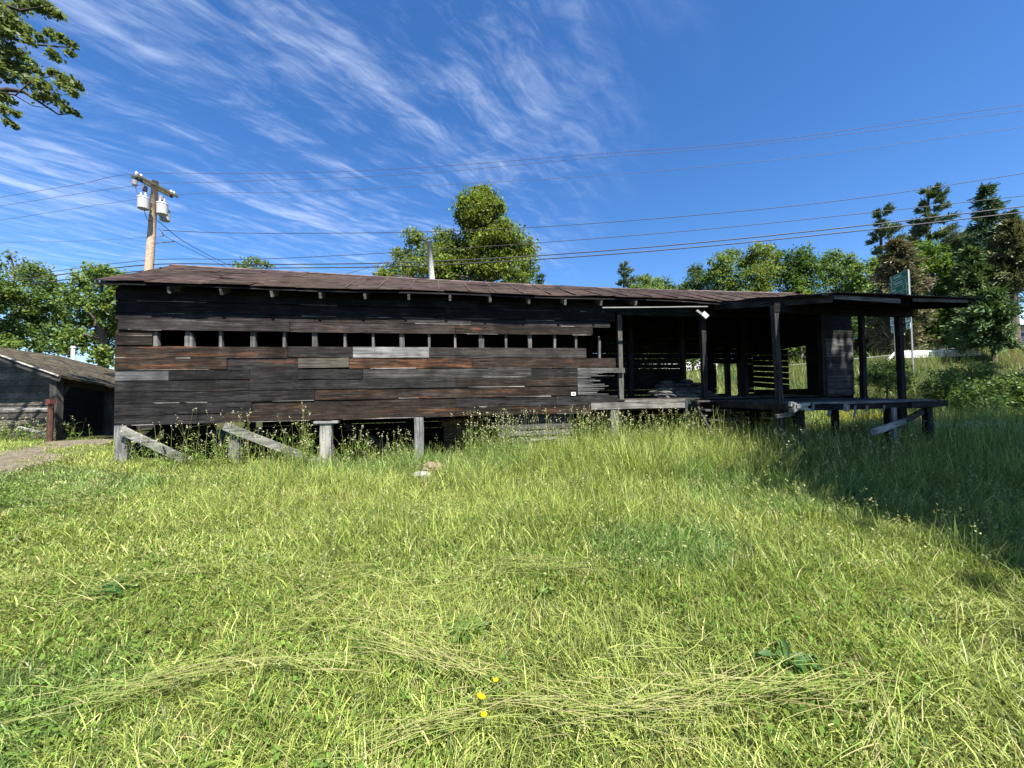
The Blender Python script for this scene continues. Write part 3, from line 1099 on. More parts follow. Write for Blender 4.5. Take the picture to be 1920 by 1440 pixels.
def text_obj(txt, size, name, mat, parent, loc, rot, colr, bold=0.0, squeeze=1.0, align='LEFT'):
    cu = bpy.data.curves.new('txt', 'FONT')
    cu.body = txt
    cu.size = size
    cu.offset = bold
    cu.align_x = align
    cu.align_y = 'CENTER'
    tmp = bpy.data.objects.new('txt', cu)
    COL.objects.link(tmp)
    dg = bpy.context.evaluated_depsgraph_get()
    me = bpy.data.meshes.new_from_object(tmp.evaluated_get(dg))
    bpy.data.objects.remove(tmp)
    a = me.attributes.new('Col', 'FLOAT_COLOR', 'POINT')
    a.data.foreach_set('color', np.tile(np.array([*colr, 1], np.float32), len(me.vertices)))
    me.materials.clear()
    me.materials.append(mat)
    o = bpy.data.objects.new(name, me)
    COL.objects.link(o)
    o.parent = parent
    o.location = loc
    o.rotation_euler = rot
    o.scale = (squeeze, 1, 1)
    return o


text_obj('n8', .065, 'lettering', METAL, tg, (p.x, -.053, p.z), (R(90), 0, 0), (.08, .08, .08), .002, 1.0, 'CENTER')

# slabs heaped in the open bay
def rock(mb, c, r, sq, col, n=9, seed=0):
    rr = random.Random(seed)
    vs, fs = [], []
    rings = 5
    for i in range(rings + 1):
        ph = math.pi * i / rings
        for k in range(n):
            th = 2 * math.pi * k / n
            rad = r * (1 + rr.uniform(-.16, .16)) * (math.sin(ph) ** .7 if 0 < i < rings else 0.02)
            vs.append((c[0] + rad * math.cos(th) * sq[0], c[1] + rad * math.sin(th) * sq[1], c[2] + r * sq[2] * math.cos(ph) * (1 + rr.uniform(-.1, .1))))
    for i in range(rings):
        for k in range(n):
            j = (k + 1) % n
            fs.append((i * n + k, (i + 1) * n + k, (i + 1) * n + j, i * n + j))
    mb.add(vs, fs, col)


def bworld(p):
    return L0 + DW * p[0] + NW * p[1] + Vector((0, 0, p[2]))


slab_spots = []
rs_ = random.Random(5)
for row, (y, x0, x1, n) in enumerate(((747, 1238, 1326, 6), (738, 1232, 1320, 6), (730, 1240, 1312, 5), (722, 1246, 1302, 4), (715, 1252, 1284, 2))):
    for k in range(n):
        slab_spots.append((x0 + (x1 - x0) * k / max(1, n - 1) + rs_.uniform(-4, 4), row, .9 + row * .12))
for i, (px, row, t) in enumerate(slab_spots):
    s_ = W(px, 735, t).x
    m = MB()
    g = rs_.uniform(.05, .11)
    rock(m, (0, 0, 0), rs_.uniform(.17, .24), (1.15, .9, .28), (g, g * .98, g * .95), 9, i)
    o = m.build('stone_slab', STONE)
    o.location = bworld((s_, t, 1.5 + row * .095))
    o.rotation_euler = (rs_.uniform(-.15, .15), rs_.uniform(-.15, .15), rs_.uniform(0, 3))
    tag(o, 'flat dark stone in the heap lying on the bay floor of the barn', 'stone', 'flat stones heaped in the open bay')

m = MB()
rock(m, (0, 0, 0), .165, (1.25, .9, .7), (.17, .135, .09), 9, 42)
q = at(812, 883, 7.6)
o = m.build('rock', STONE)
o.location = (q.x, q.y, Hs(q.x, q.y) + .19)
ROCKS = [(q.x, q.y)]
o.rotation_euler = (.1, .15, .4)
tag(o, 'tan banded rock in the grass beside the squared barn post', 'rock')
m = MB()
rock(m, (0, 0, 0), .15, (1.3, .9, .55), (.25, .25, .235), 9, 43)
q = at(790, 896, 7.3)
o = m.build('rock', STONE)
o.location = (q.x, q.y, Hs(q.x, q.y) + .09)
ROCKS.append((q.x, q.y))
tag(o, 'white rock half sunk in grass below the tan rock', 'rock')

# ------------------------------------------------------------------ left shed
shed = empty('shed', at(106, 815, 9.7), 0)
shed.location.z = Hs(shed.location.x, shed.location.y)
tag(shed, 'low sagging grey board shed with mossy roof and dark open front', 'shed')


def rel(p, o=shed):
    return Vector(p) - o.location


WSX = mat_wood('shed_boards', 'X', gain=0.75, grain=0.85, rough=0.75, spec=0.2, rust=(0.11, 0.05, 0.03))
# gable wall of lapped boards, corner at pixel 106
A = at(106, 815, 9.75)
dirw = Vector((-math.cos(R(15)), math.sin(R(15)), 0))
wallm = MB()
zt = lambda u: 1.6 + .80 + .29 * u
z = Hs(A.x, A.y) + .02
i = 0
while z < 3.6:
    h = .17
    u0 = max(0, (z + h - (1.6 + .74)) / .29)
    if u0 < 4.6:
        p0, p1 = A + dirw * (u0 + .02), A + dirw * 4.6
        g = (.12, .085, .11, .075, .13, .1, .12, .06, .1)[i % 9]
        wallm.beam(rel((p0.x, p0.y, z + h / 2)), rel((p1.x, p1.y, z + h / 2 + random.uniform(-.008, .008))), (.05, .12, 1), h + .012, .022, tone((g * .95, g * .84, g * .70), .2, .45 if i == 7 else .1), 6, .006)
    z += h
    i += 1
wallm.build('wall', WSX, shed)
m = MB()
p0, p1 = at(-20, 768, 9.95), at(92, 766, 9.6)
m.beam(rel(p0), rel(p1), (0, 0, 1), .035, .05, (.5, .5, .48, 0), 4, .003)
p0, p1 = at(36, 801, 9.8), at(83, 813, 9.55)
m.beam(rel(p0), rel(p1), (0, 0, 1), .045, .04, (.5, .5, .48, 0), 3, .003)
m.build('trim_board', WG, shed)
for x0, x1, Y in ((107, 104, 9.55), (206, 205, 10.9)):
    m = MB()
    p1 = at(x0, 704 if Y < 10 else 724, Y)
    m.beam(rel((p1.x, p1.y, Hs(p1.x, p1.y) - .1)), rel(p1), (1, 0, 0), .17, .15, (.07, .066, .06, .1), 5, .008)
    m.build('corner_post', WGZ, shed)
m = MB()
m.beam(rel(at(104, 712, 9.6)), rel(at(225, 733, 11.2)), (0, 0, 1), .17, .12, (.055, .05, .04, .2), 5, .008)
m.beam(rel(at(110, 748, 9.65)), rel(at(128, 722, 9.75)), (0, 0, 1), .1, .08, (.05, .045, .04, .1))
m.build('lintel', WSX, shed)
# back of the open bay
m = MB()
p0, p1 = at(70, 750, 12.4), at(330, 750, 12.2)
for k, z in enumerate(np.arange(.5, 2.35, .2)):
    m.beam(rel((p0.x, p0.y, z + .1)), rel((p1.x, p1.y, z + .1)), (0, 0, 1), .22 - (.035 if k == 6 else 0), .02, (*DARK, 0), 3, .004)
m.build('back_wall', WSX, shed)
# roof: bilinear sagging sheet
e0, e1 = at(-70, 640, 9.6), at(236, 728, 11.0)
em = at(112, 703, 9.35)
r0, r1 = at(-60, 643, 12.2), at(232, 698, 14.2)
rmid = at(108, 667, 12.4)
NXr, NYr = 36, 12
V, Q, Cc = [], [], []
for j in range(NYr + 1):
    v = j / NYr
    for i in range(NXr + 1):
        u = i / NXr
        um = .58
        ea = e0.lerp(em, u / um) if u < um else em.lerp(e1, (u - um) / (1 - um))
        ra = r0.lerp(rmid, u / um) if u < um else rmid.lerp(r1, (u - um) / (1 - um))
        p = ea.lerp(ra, v)
        p.z += .012 * math.sin(v * 40) + random.uniform(-.008, .008) - .03 * math.sin(math.pi * v)
        V.append(rel(p))
nv = len(V)
V += [v - Vector((0, 0, .06)) for v in V]
n = NXr + 1
fs = []
for j in range(NYr):
    for i in range(NXr):
        a = j * n + i
        fs += [(a, a + 1, a + n + 1, a + n), (a + nv, a + n + nv, a + n + 1 + nv, a + 1 + nv)]
for i in range(NXr):
    fs.append((i, i + nv, i + 1 + nv, i + 1))
for j in range(NYr):
    a, b = j * n + NXr, (j + 1) * n + NXr
    fs.append((a, a + nv, b + nv, b))
m = MB()
m.add(V, fs, (.04, .035, .028))
m.build('roof', MOSSROOF, shed)
# far slope closes the shed behind
m = MB()
zb = Vector((0, 3.2, -1.3))
m.add([rel(r0), rel(rmid), rel(r1), rel(r1 + zb), rel(rmid + zb), rel(r0 + zb)], [(0, 1, 4, 5), (1, 2, 3, 4)], (.05, .045, .04))
m.build('roof', MOSSROOF, shed)
m = MB()
m.beam(rel(e0 + Vector((0, .02, -.1))), rel(em + Vector((0, .02, -.1))), (0, 0, 1), .12, .03, (.05, .048, .045, .1), 6, .006)
m.beam(rel(e0 + Vector((0, -.02, -.02))), rel(em + Vector((0, -.02, -.02))), (0, 0, 1), .03, .02, (.45, .43, .4, .1), 6, .008)
m.build('rake_board', WSX, shed)

m = MB()
q = at(93, 815, 9.2)
zb = Hs(q.x, q.y)
top = at(96, 750, 9.2)
m.tube([(q.x, q.y, zb - .2), (q.x + .02, q.y, (zb + top.z) / 2), tuple(top)], .05, 8, (.075, .032, .022))
m.box((top.x - .055, top.y - .07, top.z - .10), (top.x + .055, top.y + .05, top.z + .03), (.11, .034, .028))
o = m.build('iron_post', RUST)
tag(o, 'rusty red iron post standing at the corner of the mossy shed', 'post')
m = MB()
q = at(137, 668, 17)
m.tube([(q.x, q.y, Hs(q.x, q.y) - .1), (q.x, q.y, at(137, 652, 17).z)], .07, 8, (.6, .62, .62))
m.tube([(q.x, q.y, at(137, 652, 17).z), (q.x, q.y, at(137, 650, 17).z + .02)], [.1, .06], 8, (.5, .5, .5))
o = m.build('white_post', METAL)
tag(o, 'thin white post seen over the roof of the mossy shed', 'post')

# ------------------------------------------------------------------ utility pole, stub, wires
PY = 22.0
pb, pt = at(277, 540, PY), at(291, 340, PY)
pole = empty('utility_pole', (pb.x, pb.y, Hs(pb.x, pb.y)), 0)
tag(pole, 'leaning wooden power pole with crossarm and three white transformers', 'utility pole')
P = lambda p: Vector(p) - pole.location
m = MB()
d_ = (pt - pb).normalized()
base = pb - d_ * ((pb.z - Hs(pb.x, pb.y) + .3) / d_.z)
m.tube([P(base), P(pb), P(pb.lerp(pt, .5)), P(pt)], [.24, .22, .19, .16], 12, (.40, .29, .21))
m.build('pole', BARK, pole, True)
ca, cb = at(251, 329, 20.9), at(328, 369, 23.2)
cdir = (cb - ca).normalized()
for off in (-.17, .17):
    m = MB()
    side = cdir.cross(Vector((0, 0, 1))).normalized() * off
    m.beam(P(ca + side), P(cb + side), (0, 0, 1), .13, .1, (.16, .14, .07, 0), 3, .004)
    m.build('crossarm', WG, pole)
for px, py, f in ((256, 325, .06), (265, 324, .16), (290, 347, .5), (321, 363, .9), (327, 364, .97)):
    p = ca.lerp(cb, f) + Vector((.0, 0, .08))
    m = MB()
    m.tube([P(p), P(p + Vector((0, 0, .05))), P(p + Vector((0, 0, .1))), P(p + Vector((0, 0, .17))), P(p + Vector((0, 0, .22)))], [.03, .09, .05, .085, .04], 8, (.42, .42, .4))
    m.build('insulator', METAL, pole, True)


def can(px, py, Y, r, h, name, col, lid=True):
    c = at(px, py, Y)
    m = MB()
    m.tube([P(c - Vector((0, 0, h / 2))), P(c - Vector((0, 0, h / 2 - .04))), P(c + Vector((0, 0, h / 2)))], [r * .85, r, r], 14, col)
    o = m.build(name, METAL, pole, False)
    if lid:
        m = MB()
        m.tube([P(c + Vector((0, 0, h / 2))), P(c + Vector((0, 0, h / 2 + .05))), P(c + Vector((0, 0, h / 2 + .1)))], [r * 1.06, r * 1.06, r * .6], 14, (.6, .6, .58))
        m.build('lid', METAL, o)
        for k in (-.5, .5):
            m = MB()
            q = c + Vector((k * r, 0, h / 2 + .08))
            m.tube([P(q), P(q + Vector((0, 0, .08))), P(q + Vector((0, 0, .24)))], [.03, .05, .03], 7, (.45, .42, .4))
            m.build('bushing', METAL, o)
    return c, o


tr_pos = []
for px, py, Y in ((268.5, 382, 21.2), (304, 393, 21.6), (309, 405, 23.0)):
    c, o = can(px, py, Y, .25, .62, 'transformer', (.36, .355, .34))
    tr_pos.append(c)
for px, py, Y in ((252.5, 343, 20.9), (271.5, 354, 21.8), (302, 372, 22.2)):
    can(px, py, Y, .12, .28, 'cutout', (.2, .19, .2), False)
m = MB()
hook = at(288, 385, PY)
for c in tr_pos:
    m.tube([P(c + Vector((0, 0, .12))), P(hook + Vector((0, 0, .1)))], .03, 5, (.08, .08, .08))
    m.tube([P(c - Vector((0, 0, .18))), P(hook - Vector((0, 0, .35)))], .03, 5, (.08, .08, .08))


def arc(a, b, sag, n=8):
    return [a.lerp(b, i / n) - Vector((0, 0, sag * 4 * (i / n) * (1 - i / n))) for i in range(n + 1)]


for a, b, sg in ((at(253, 348, 20.9), at(269, 370, 21.2), .25), (at(272, 358, 21.8), at(284, 364, PY), .1), (at(270, 393, 21.2), at(284, 411, PY), .3), (at(316, 400, 22.6), at(315, 408, 22.6), -.3), (at(286, 340, 22), at(288, 352, 22), .2)):
    m.tube([P(p) for p in arc(a, b, sg)], .014, 5, (.05, .05, .06))
m.tube([P(at(290, 456, PY)), P(at(300, 455, 22.5)), P(at(326, 453, 23.2))], .03, 5, (.12, .12, .12))
m.tube([P(at(291, 445, PY)), P(at(307, 442, 22.5))], .022, 5, (.1, .1, .1))
m.tube([P(at(299, 428, 22.4)), P(at(307, 441, 22.5))], .03, 5, (.1, .1, .1))
m.build('bracket', METAL, pole)

q, q2 = at(811, 540, 20.0), at(804.5, 456, 20.0)
m = MB()
d_ = (q2 - q).normalized()
base = q - d_ * ((q.z - Hs(q.x, q.y) + .2) / d_.z)
m.tube([base, q, q2], [.2, .165, .145], 12, (.55, .52, .48))
o = m.build('pole_stub', BARK, None, True)
tag(o, 'bare pale wooden pole stub leaning behind the barn roof', 'pole')


def wire(pix, rad, label, dark=(.03, .03, .035)):
    """A hanging cable through picture points with a distance each, smoothed."""
    pts = [at(*p) for p in pix]
    ctrl = [pts[0]] + pts + [pts[-1]]
    out = []
    for i in range(1, len(ctrl) - 2):
        p0, p1, p2, p3 = ctrl[i - 1], ctrl[i], ctrl[i + 1], ctrl[i + 2]
        for k in range(8):
            u = k / 8
            out.append(0.5 * ((2 * p1) + (p2 - p0) * u + (2 * p0 - 5 * p1 + 4 * p2 - p3) * u * u + (3 * p1 - p0 - 3 * p2 + p3) * u ** 3))
    out.append(pts[-1])
    m = MB()
    m.tube(out, rad, 5, dark)
    o = m.build('power_line', WIRE)
    tag(o, label, 'wire', 'overhead wires running past the power pole')
    return o


wire([(-80, 384, 20.5), (0, 370, 20.7), (150, 345, 20.9), (256, 326, 21), (500, 325, 20.8), (760, 316, 20.4), (1100, 290, 19.6), (1450, 262, 18.9), (1800, 213, 18.2), (2000, 185, 17.8)], .010, 'topmost thin wire, reaching the near end of the crossarm', (.10, .06, .10))
wire([(-80, 396, 20.9), (0, 386, 21.1), (265, 347, 21.3), (420, 341, 21.2), (760, 327, 20.8), (1100, 297, 20), (1450, 268, 19.2), (1800, 223, 18.5), (2000, 197, 18.1)], .010, 'second thin wire from the top, just under the topmost one', (.10, .08, .12))
wire([(-80, 424, 22.8), (0, 413, 22.9), (322, 366, 23.1), (560, 360, 22.8), (860, 345, 22.2), (1150, 327, 21.4), (1480, 297, 20.6), (1800, 254, 19.8), (2000, 228, 19.3)], .010, 'third thin wire from the top, fixed to the far crossarm end', (.10, .09, .13))
wire([(306, 432, 22.2), (450, 437, 22), (730, 436, 21.6), (985, 427, 21), (1300, 404, 20.2), (1600, 373, 19.4), (1920, 325, 18.6), (2010, 311, 18.4)], .017, 'single dark wire crossing the upper crown of the maple')
wire([(-60, 532, 21), (0, 523, 21.2), (275, 488, 22), (480, 486, 21.8), (730, 474, 21.5), (1000, 456, 21), (1300, 432, 20.2), (1600, 402, 19.4), (1920, 367, 18.6), (2010, 357, 18.4)], .017, 'dark wire crossing the middle crown of the maple, above the two thick cables')
wire([(-60, 546, 21), (0, 531, 21.2), (272, 497, 22), (480, 496, 21.8), (730, 493, 21.4), (1000, 480, 20.9), (1300, 456, 20.2), (1600, 425, 19.4), (1920, 387, 18.6), (2010, 376, 18.4)], .030, 'upper of two thick black cables crossing in front of the pole stub')
wire([(-60, 553, 21), (0, 541, 21.2), (268, 508, 22), (480, 503, 21.7), (730, 500, 21.2), (1000, 487, 20.6), (1300, 464, 19.9), (1600, 434, 19.1), (1920, 398, 18.3), (2010, 388, 18.1)], .030, 'lower of two thick black cables crossing in front of the pole stub')
wire([(296, 414, 22), (350, 456, 24), (431, 498, 28), (470, 512, 30)], .020, 'steep drop cable slanting down from below the transformers')
wire([(308, 442, 22.4), (345, 462, 24), (412, 495, 27), (450, 516, 29)], .016, 'steep drop cable just below the other slanting one')
wire([(-60, 462, 23), (0, 455, 23), (150, 452, 22.6), (281, 445, 22)], .009, 'faint wire leaving the pole to the left over the trees', (.1, .1, .12))
wire([(640, 516, 24), (700, 499, 25), (760, 478, 27), (800, 466, 28)], .018, 'short slanting cable rising into the left side of the maple')

# ------------------------------------------------------------------ road signs, guard rail, far fence, house
q = at(1712, 722, 24.0)
gsign = empty('road_sign', (q.x, q.y, Hs(q.x, q.y)), math.atan2(-.95, -.32))
tag(gsign, 'green road direction sign with white town names on two posts behind the porch roof', 'road sign')
RH = at(1709, 505, 24.0).z - gsign.location.z            # top of the panel above the base
PW, ROW = 1.85, .385
G1, WHT = (.007, .105, .058), (.5, .56, .52)
m = MB()
m.box((-PW, -.02, RH - 4 * ROW - .02), (.06, 0, RH), WHT)
pn = m.build('panel', SIGN, gsign)
for i in range(4):
    m = MB()
    m.box((-PW + .02, -.028, RH - (i + 1) * ROW + .012), (.04, -.021, RH - i * ROW - .02), G1)
    m.build('sign_row', SIGN, pn)
rows = [('Waitsfield', .62, None, 'L'), ('Waterbury', .62, '0', 'L'), ('Stowe', .12, '3', 'R'), ('Eden', .12, '7 1', 'R')]
for i, (txt, x, num, side) in enumerate(rows):
    zc = RH - (i + .5) * ROW
    text_obj(txt, .29, 'lettering', SIGN, pn, (-PW + (.42 if side == 'L' else .12), -.031, zc), (R(90), 0, 0), WHT, .004, .72)
    if num:
        text_obj(num, .25, 'lettering', SIGN, pn, (-.42 if side == 'R' else -.14, -.031, zc - .02), (R(90), 0, 0), WHT, .004, .8, 'RIGHT')
    ax = -PW + .2 if side == 'L' else -.12
    m = MB()
    sgn = 1 if side == 'L' else -1
    m.beam((ax + .06 * sgn, -.032, zc - .13), (ax - .02 * sgn, -.032, zc + .06), (1, 0, 0), .06, .004, WHT)
    m.add([(ax - .13 * sgn, -.034, zc + .05), (ax + .07 * sgn, -.034, zc + .08), (ax - .05 * sgn, -.034, zc + .16)], [(0, 1, 2)], WHT)
    m.build('arrow', SIGN, pn)
for x in (-.0, -PW + .15):
    m = MB()
    m.box((x - .04, .002, -.3), (x + .04, .07, RH - .05), (.35, .36, .35))
    m.build('sign_post', GALV, gsign)
# route markers below the panel, one on each post
GD = (.02, .07, .05)
zt_ = at(1709, 588, 24.0).z - gsign.location.z
for x, txt in ((-.16, 1), (-PW + .12, -1)):
    m = MB()
    m.box((x - .26, -.02, zt_ - .52), (x + .26, 0, zt_), GD)
    mk = m.build('route_marker', SIGN, gsign)
    m = MB()
    m.box((x - .235, -.026, zt_ - .495), (x + .235, -.021, zt_ - .03), (.60, .72, .66))
    m.build('marker_face', SIGN, mk)
    text_obj('100', .34, 'lettering', SIGN, mk, (x, -.03, zt_ - .27), (R(90), 0, 0), GD, .006, .72, 'CENTER')
    m = MB()
    m.box((x - .25, -.02, zt_ + .02), (x + .25, 0, zt_ + .2), (.45, .58, .52))
    mk2 = m.build('marker_banner', SIGN, gsign)
    m = MB()
    m.box((x - .2, -.02, zt_ - .93), (x + .2, 0, zt_ - .56), (.50, .64, .57))
    ar = m.build('arrow_plate', SIGN, gsign)
    m = MB()
    m.beam((x - .02, -.024, zt_ - .88), (x - .02, -.024, zt_ - .74), (1, 0, 0), .05, .004, GD)
    m.beam((x - .02, -.024, zt_ - .75), (x + .07 * txt, -.024, zt_ - .68), (0, 0, 1), .05, .004, GD)
    m.add([(x + .01 * txt, -.026, zt_ - .6), (x + .13 * txt, -.026, zt_ - .62), (x + .1 * txt, -.026, zt_ - .75)], [(0, 1, 2) if txt > 0 else (0, 2, 1)], GD)
    m.build('arrow', SIGN, ar)

# guard rail with a sloping end
rail = empty('guard_rail', at(1680, 672, 26.5))
rail.location.z = Hs(rail.location.x, rail.location.y)
tag(rail, 'white guard rail with sloping end along the road on the bank', 'guard rail')
G = lambda p: Vector(p) - rail.location
a, b = at(1679, 659, 26.5), at(1838, 657, 25.3)
m = MB()
for dz in (-.03, -.20, -.37):
    m.beam(G(a - Vector((0, 0, .1 - dz - .1))), G(b - Vector((0, 0, .1 - dz - .1))), (0, 0, 1), .15, .06, (.8, .8, .78))
m.beam(G(a - Vector((0, 0, .05))), G(at(1664, 676, 26.4)), (0, 0, 1), .12, .06, (.75, .75, .73))
m.build('rail', METAL, rail)
for f in np.linspace(0.04, .96, 7):
    p = a.lerp(b, f)
    m = MB()
    m.box(tuple(G((p.x - .06, p.y + .05, Hs(p.x, p.y) - .3))), tuple(G((p.x + .06, p.y + .17, p.z))), (.5, .48, .45))
    m.build('rail_post', METAL, rail)

fence = empty('picket_fence', at(1297, 690, 46))
fence.location.z = Hs(fence.location.x, fence.location.y)
tag(fence, 'distant white picket fence seen through the back opening of the barn', 'fence')
m = MB()
a, b = at(1225, 684, 47), at(1345, 686, 46)
nP = 60
for k in range(nP):
    p = a.lerp(b, k / nP)
    h0 = Hs(p.x, p.y)
    m.box(tuple(p - fence.location + Vector((0, 0, h0 - p.z))), tuple(p - fence.location + Vector((.1, .03, .65 + (h0 - p.z) * .0))), (.8, .82, .85))
m.build('pickets', METAL, fence)
m = MB()
for dz in (.1, .5):
    m.beam(a - fence.location + Vector((0, .05, dz)), b - fence.location + Vector((0, .05, dz)), (0, 0, 1), .1, .04, (.7, .72, .75))
m.build('rail', METAL, fence)

house = empty('house', at(1896, 664, 37), R(-38))
house.scale = (.75, .75, .75)
house.location.z = Hs(house.location.x, house.location.y) - .1
tag(house, 'cream house with pale blue metal roof under the drooping pine', 'house')
m = MB()
m.box((-5, -3.5, 0), (8, 3.5, 3.4), (.42, .36, .27))
m.add([(-5, -3.5, 3.4), (-5, 3.5, 3.4), (-5, 0, 5.4)], [(0, 2, 1)], (.42, .36, .27))
m.add([(8, -3.5, 3.4), (8, 3.5, 3.4), (8, 0, 5.4)], [(0, 1, 2)], (.42, .36, .27))
m.build('wall', PAINT, house)
m = MB()
for sg in (-1, 1):
    m.beam((-5.4, sg * 1.95, 4.42), (8.4, sg * 1.95, 4.42), (0, -sg * 1.9, 1.1), 4.6, .12, (.28, .42, .48))
m.build('roof', METAL, house)
for x in (-3.2, 0, 3):
    m = MB()
    m.box((x - .5, -3.56, 1.1), (x + .5, -3.51, 2.5), (.8, .8, .78))
    w_ = m.build('window', PAINT, house)
    m = MB()
    m.box((x - .4, -3.59, 1.2), (x + .4, -3.565, 2.4), (.08, .1, .12))
    m.build('pane', METAL, w_)
for y in (-1.4, 1.2):
    m = MB()
    m.box((-5.06, y - .55, 0.6), (-5.01, y + .55, 2.6), (.82, .82, .8))
    m.build('window', PAINT, house)

# ------------------------------------------------------------------ grass
def strips(P, D, h, w, lean, col, seg=3, droop=1.0, wdir=None, tipw=0.12, tipcol=None, b0=0.35):
    """Curved blades: base points P, horizontal lean directions D, heights, widths, lean amounts."""
    n = len(P)
    a = rng.uniform(0, 2 * np.pi, n)
    wd = np.stack([np.cos(a), np.sin(a), np.zeros(n)], 1) if wdir is None else wdir
    V = np.zeros((n, seg + 1, 2, 3), np.float32)
    C = np.zeros((n, seg + 1, 2, 3), np.float32)
    for k in range(seg + 1):
        f = k / seg
        ang = lean * (b0 + (1 - b0) * f * droop)
        cx = h * f * np.sin(ang)
        cz = h * f * np.cos(ang)
        c = P + D * cx[:, None] + np.array([0, 0, 1.0]) * cz[:, None]
        ww = w * (1 - (1 - tipw) * f ** 1.4) * 0.5
        V[:, k, 0] = c - wd * ww[:, None]
        V[:, k, 1] = c + wd * ww[:, None]
        cc = col if tipcol is None else col * (1 - f) + tipcol * f
        C[:, k, 0] = C[:, k, 1] = cc
    b = (np.arange(n) * (seg + 1) * 2)[:, None]
    Q = np.concatenate([b + np.array([[2 * k, 2 * k + 1, 2 * k + 3, 2 * k + 2]]) for k in range(seg)], 0)
    return V.reshape(-1, 3), Q, C.reshape(-1, 3)


def merge(parts):
    V, Q, C = [], [], []
    off = 0
    for v, q, c in parts:
        V.append(v)
        Q.append(q + off)
        C.append(c)
        off += len(v)
    return np.concatenate(V), np.concatenate(Q), np.concatenate(C)


def field(n, y0, y1, power=1.0, wide=1.42, margin=0.6):
    """Random ground points in the view's widening wedge."""
    u = rng.random(n)
    y = (y0 ** power + u * (y1 ** power - y0 ** power)) ** (1 / power)
    x = rng.uniform(-1, 1, n) * (wide * y + margin)
    m_ = int(n * .30)                                      # thinner cover past the sides of the view
    y2 = rng.uniform(y0, y1, m_)
    x2 = (wide * y2 + margin + rng.random(m_) ** 1.5 * 4.5) * np.where(rng.random(m_) < .5, -1, 1)
    return np.concatenate([x, x2]), np.concatenate([y, y2])


def free(x, y, pad=0.1):
    s, t = st(x, y)
    barn_ = (s > -.02) & (s < S_END + .1) & (t > pad) & (t < 3.5)
    pd = path_dist(x, y)
    onpath = (pd < 0.30 + 0.75 * (vnoise(x, y, .35) - .5)) & (rng.random(np.shape(x)) < .85)
    for rx_, ry_ in ROCKS:
        barn_ = barn_ | (np.hypot((x - rx_) * 1.0, (y - ry_ + .25) * .6) < .3)
    ax, ay = x - A.x, y - A.y
    du = -(ax * dirw.x + ay * dirw.y)
    dv = ax * dirw.y * -1 + ay * dirw.x
    inshed = (x < A.x + 4.2) & (x > A.x - 6) & (y > A.y + .1 + .1 * (A.x - x)) & (y < A.y + 4.6)
    return ~barn_ & ~onpath & ~inshed


G_MID = np.array([0.185, 0.258, 0.056])
G_YEL = np.array([0.272, 0.338, 0.090])
G_DRK = np.array([0.050, 0.105, 0.026])
G_BLU = np.array([0.100, 0.205, 0.060])
STRAW = np.array([0.46, 0.42, 0.20])


def grass_cols(x, y, dry=0.05):
    n = len(x)
    a = vnoise(x, y, .8)[:, None]
    b = vnoise(x + 31, y + 17, 1.9)[:, None]
    r = rng.random((n, 1))
    c = G_MID * (1 - a) + G_YEL * a
    c = np.where(b > .66, c * .45 + G_BLU * .55, c)
    c = np.where(b < .28, c * .6 + G_YEL * .4, c)
    c = np.where(r < .14, G_DRK, c)
    dn = vnoise(x + 7, y + 51, .55)[:, None]
    pdry = dry + .30 * np.clip(dn - .70, 0, 1)
    c = np.where(rng.random((n, 1)) < pdry, STRAW * rng.uniform(.55, 1.1, (n, 1)), c)
    return c * rng.uniform(.45, 1.5, (n, 1))


def hgt(x, y):
    s, t = st(x, y)
    h = 0.135 + 0.14 * smooth(3.0, 5.5, y + .25 * x * (x > 0)) + 0.18 * smooth(5.2, 7.2, y + .1 * x)
    h = h + 0.10 * smooth(-1.5, -.3, t) * (y > 4) * smooth(5.5, 7.5, s) + .24 * smooth(-3.4, -1.5, t) * smooth(7.0, 9.5, s)
    h = h * (1 - .68 * smooth(3.6, 6.6, -x)) * (1 - .2 * smooth(1.0, 3.5, -x))
    h = h * (0.55 + 0.45 * smooth(.4, 1.6, path_dist(x, y)))
    return h * (.70 + .6 * vnoise(x + 3, y + 9, .6))


def windfield(x, y, amt=1.0):
    a = 6.28 * vnoise(x + 11, y + 5, 1.3) * 1.7 + 2.5 * vnoise(x, y, .45)
    a = a + rng.normal(0, 1.5, len(x))
    return np.stack([np.cos(a), np.sin(a), np.zeros(len(x))], 1)


parts = []


def tufts(n, per, y0, y1, pw, r, wlo, whi, hk, leank, dry):
    """Tufts of blades fanning out from shared crowns."""
    x, y = field(n, y0, y1, pw)
    k = free(x, y)
    x, y = x[k], y[k]
    n = len(x)
    tone_ = rng.uniform(.42, 1.4, n)
    th_ = rng.uniform(.6, 1.3, n)
    i = np.repeat(np.arange(n), per)
    a = rng.uniform(0, 2 * np.pi, len(i))
    rr_ = rng.random(len(i)) ** .6 * r * rng.uniform(.5, 1.5, n)[i]
    bx, by = x[i] + rr_ * np.cos(a), y[i] + rr_ * np.sin(a)
    k = free(bx, by, .05)
    i, a, bx, by = i[k], a[k], bx[k], by[k]
    D_ = np.stack([np.cos(a), np.sin(a), np.zeros(len(a))], 1) + .7 * windfield(bx, by)
    D_ /= np.linalg.norm(D_, axis=1)[:, None]
    P_ = np.stack([bx, by, H(bx, by) - .01], 1)
    h = hgt(bx, by) * hk * th_[i] * rng.uniform(.5, 1.2, len(i))
    lean = np.clip(np.abs(rng.normal(leank, .35, len(i))), 0, 1.5)
    c = grass_cols(bx, by, dry) * tone_[i][:, None]
    parts.append(strips(P_, D_, h, rng.uniform(wlo, whi, len(i)) * np.where(rng.random(len(i)) < .12, 1.8, 1.0), lean, c, 3, 1.3, None, .15, c * np.array([1.3, 1.22, 1.15])))


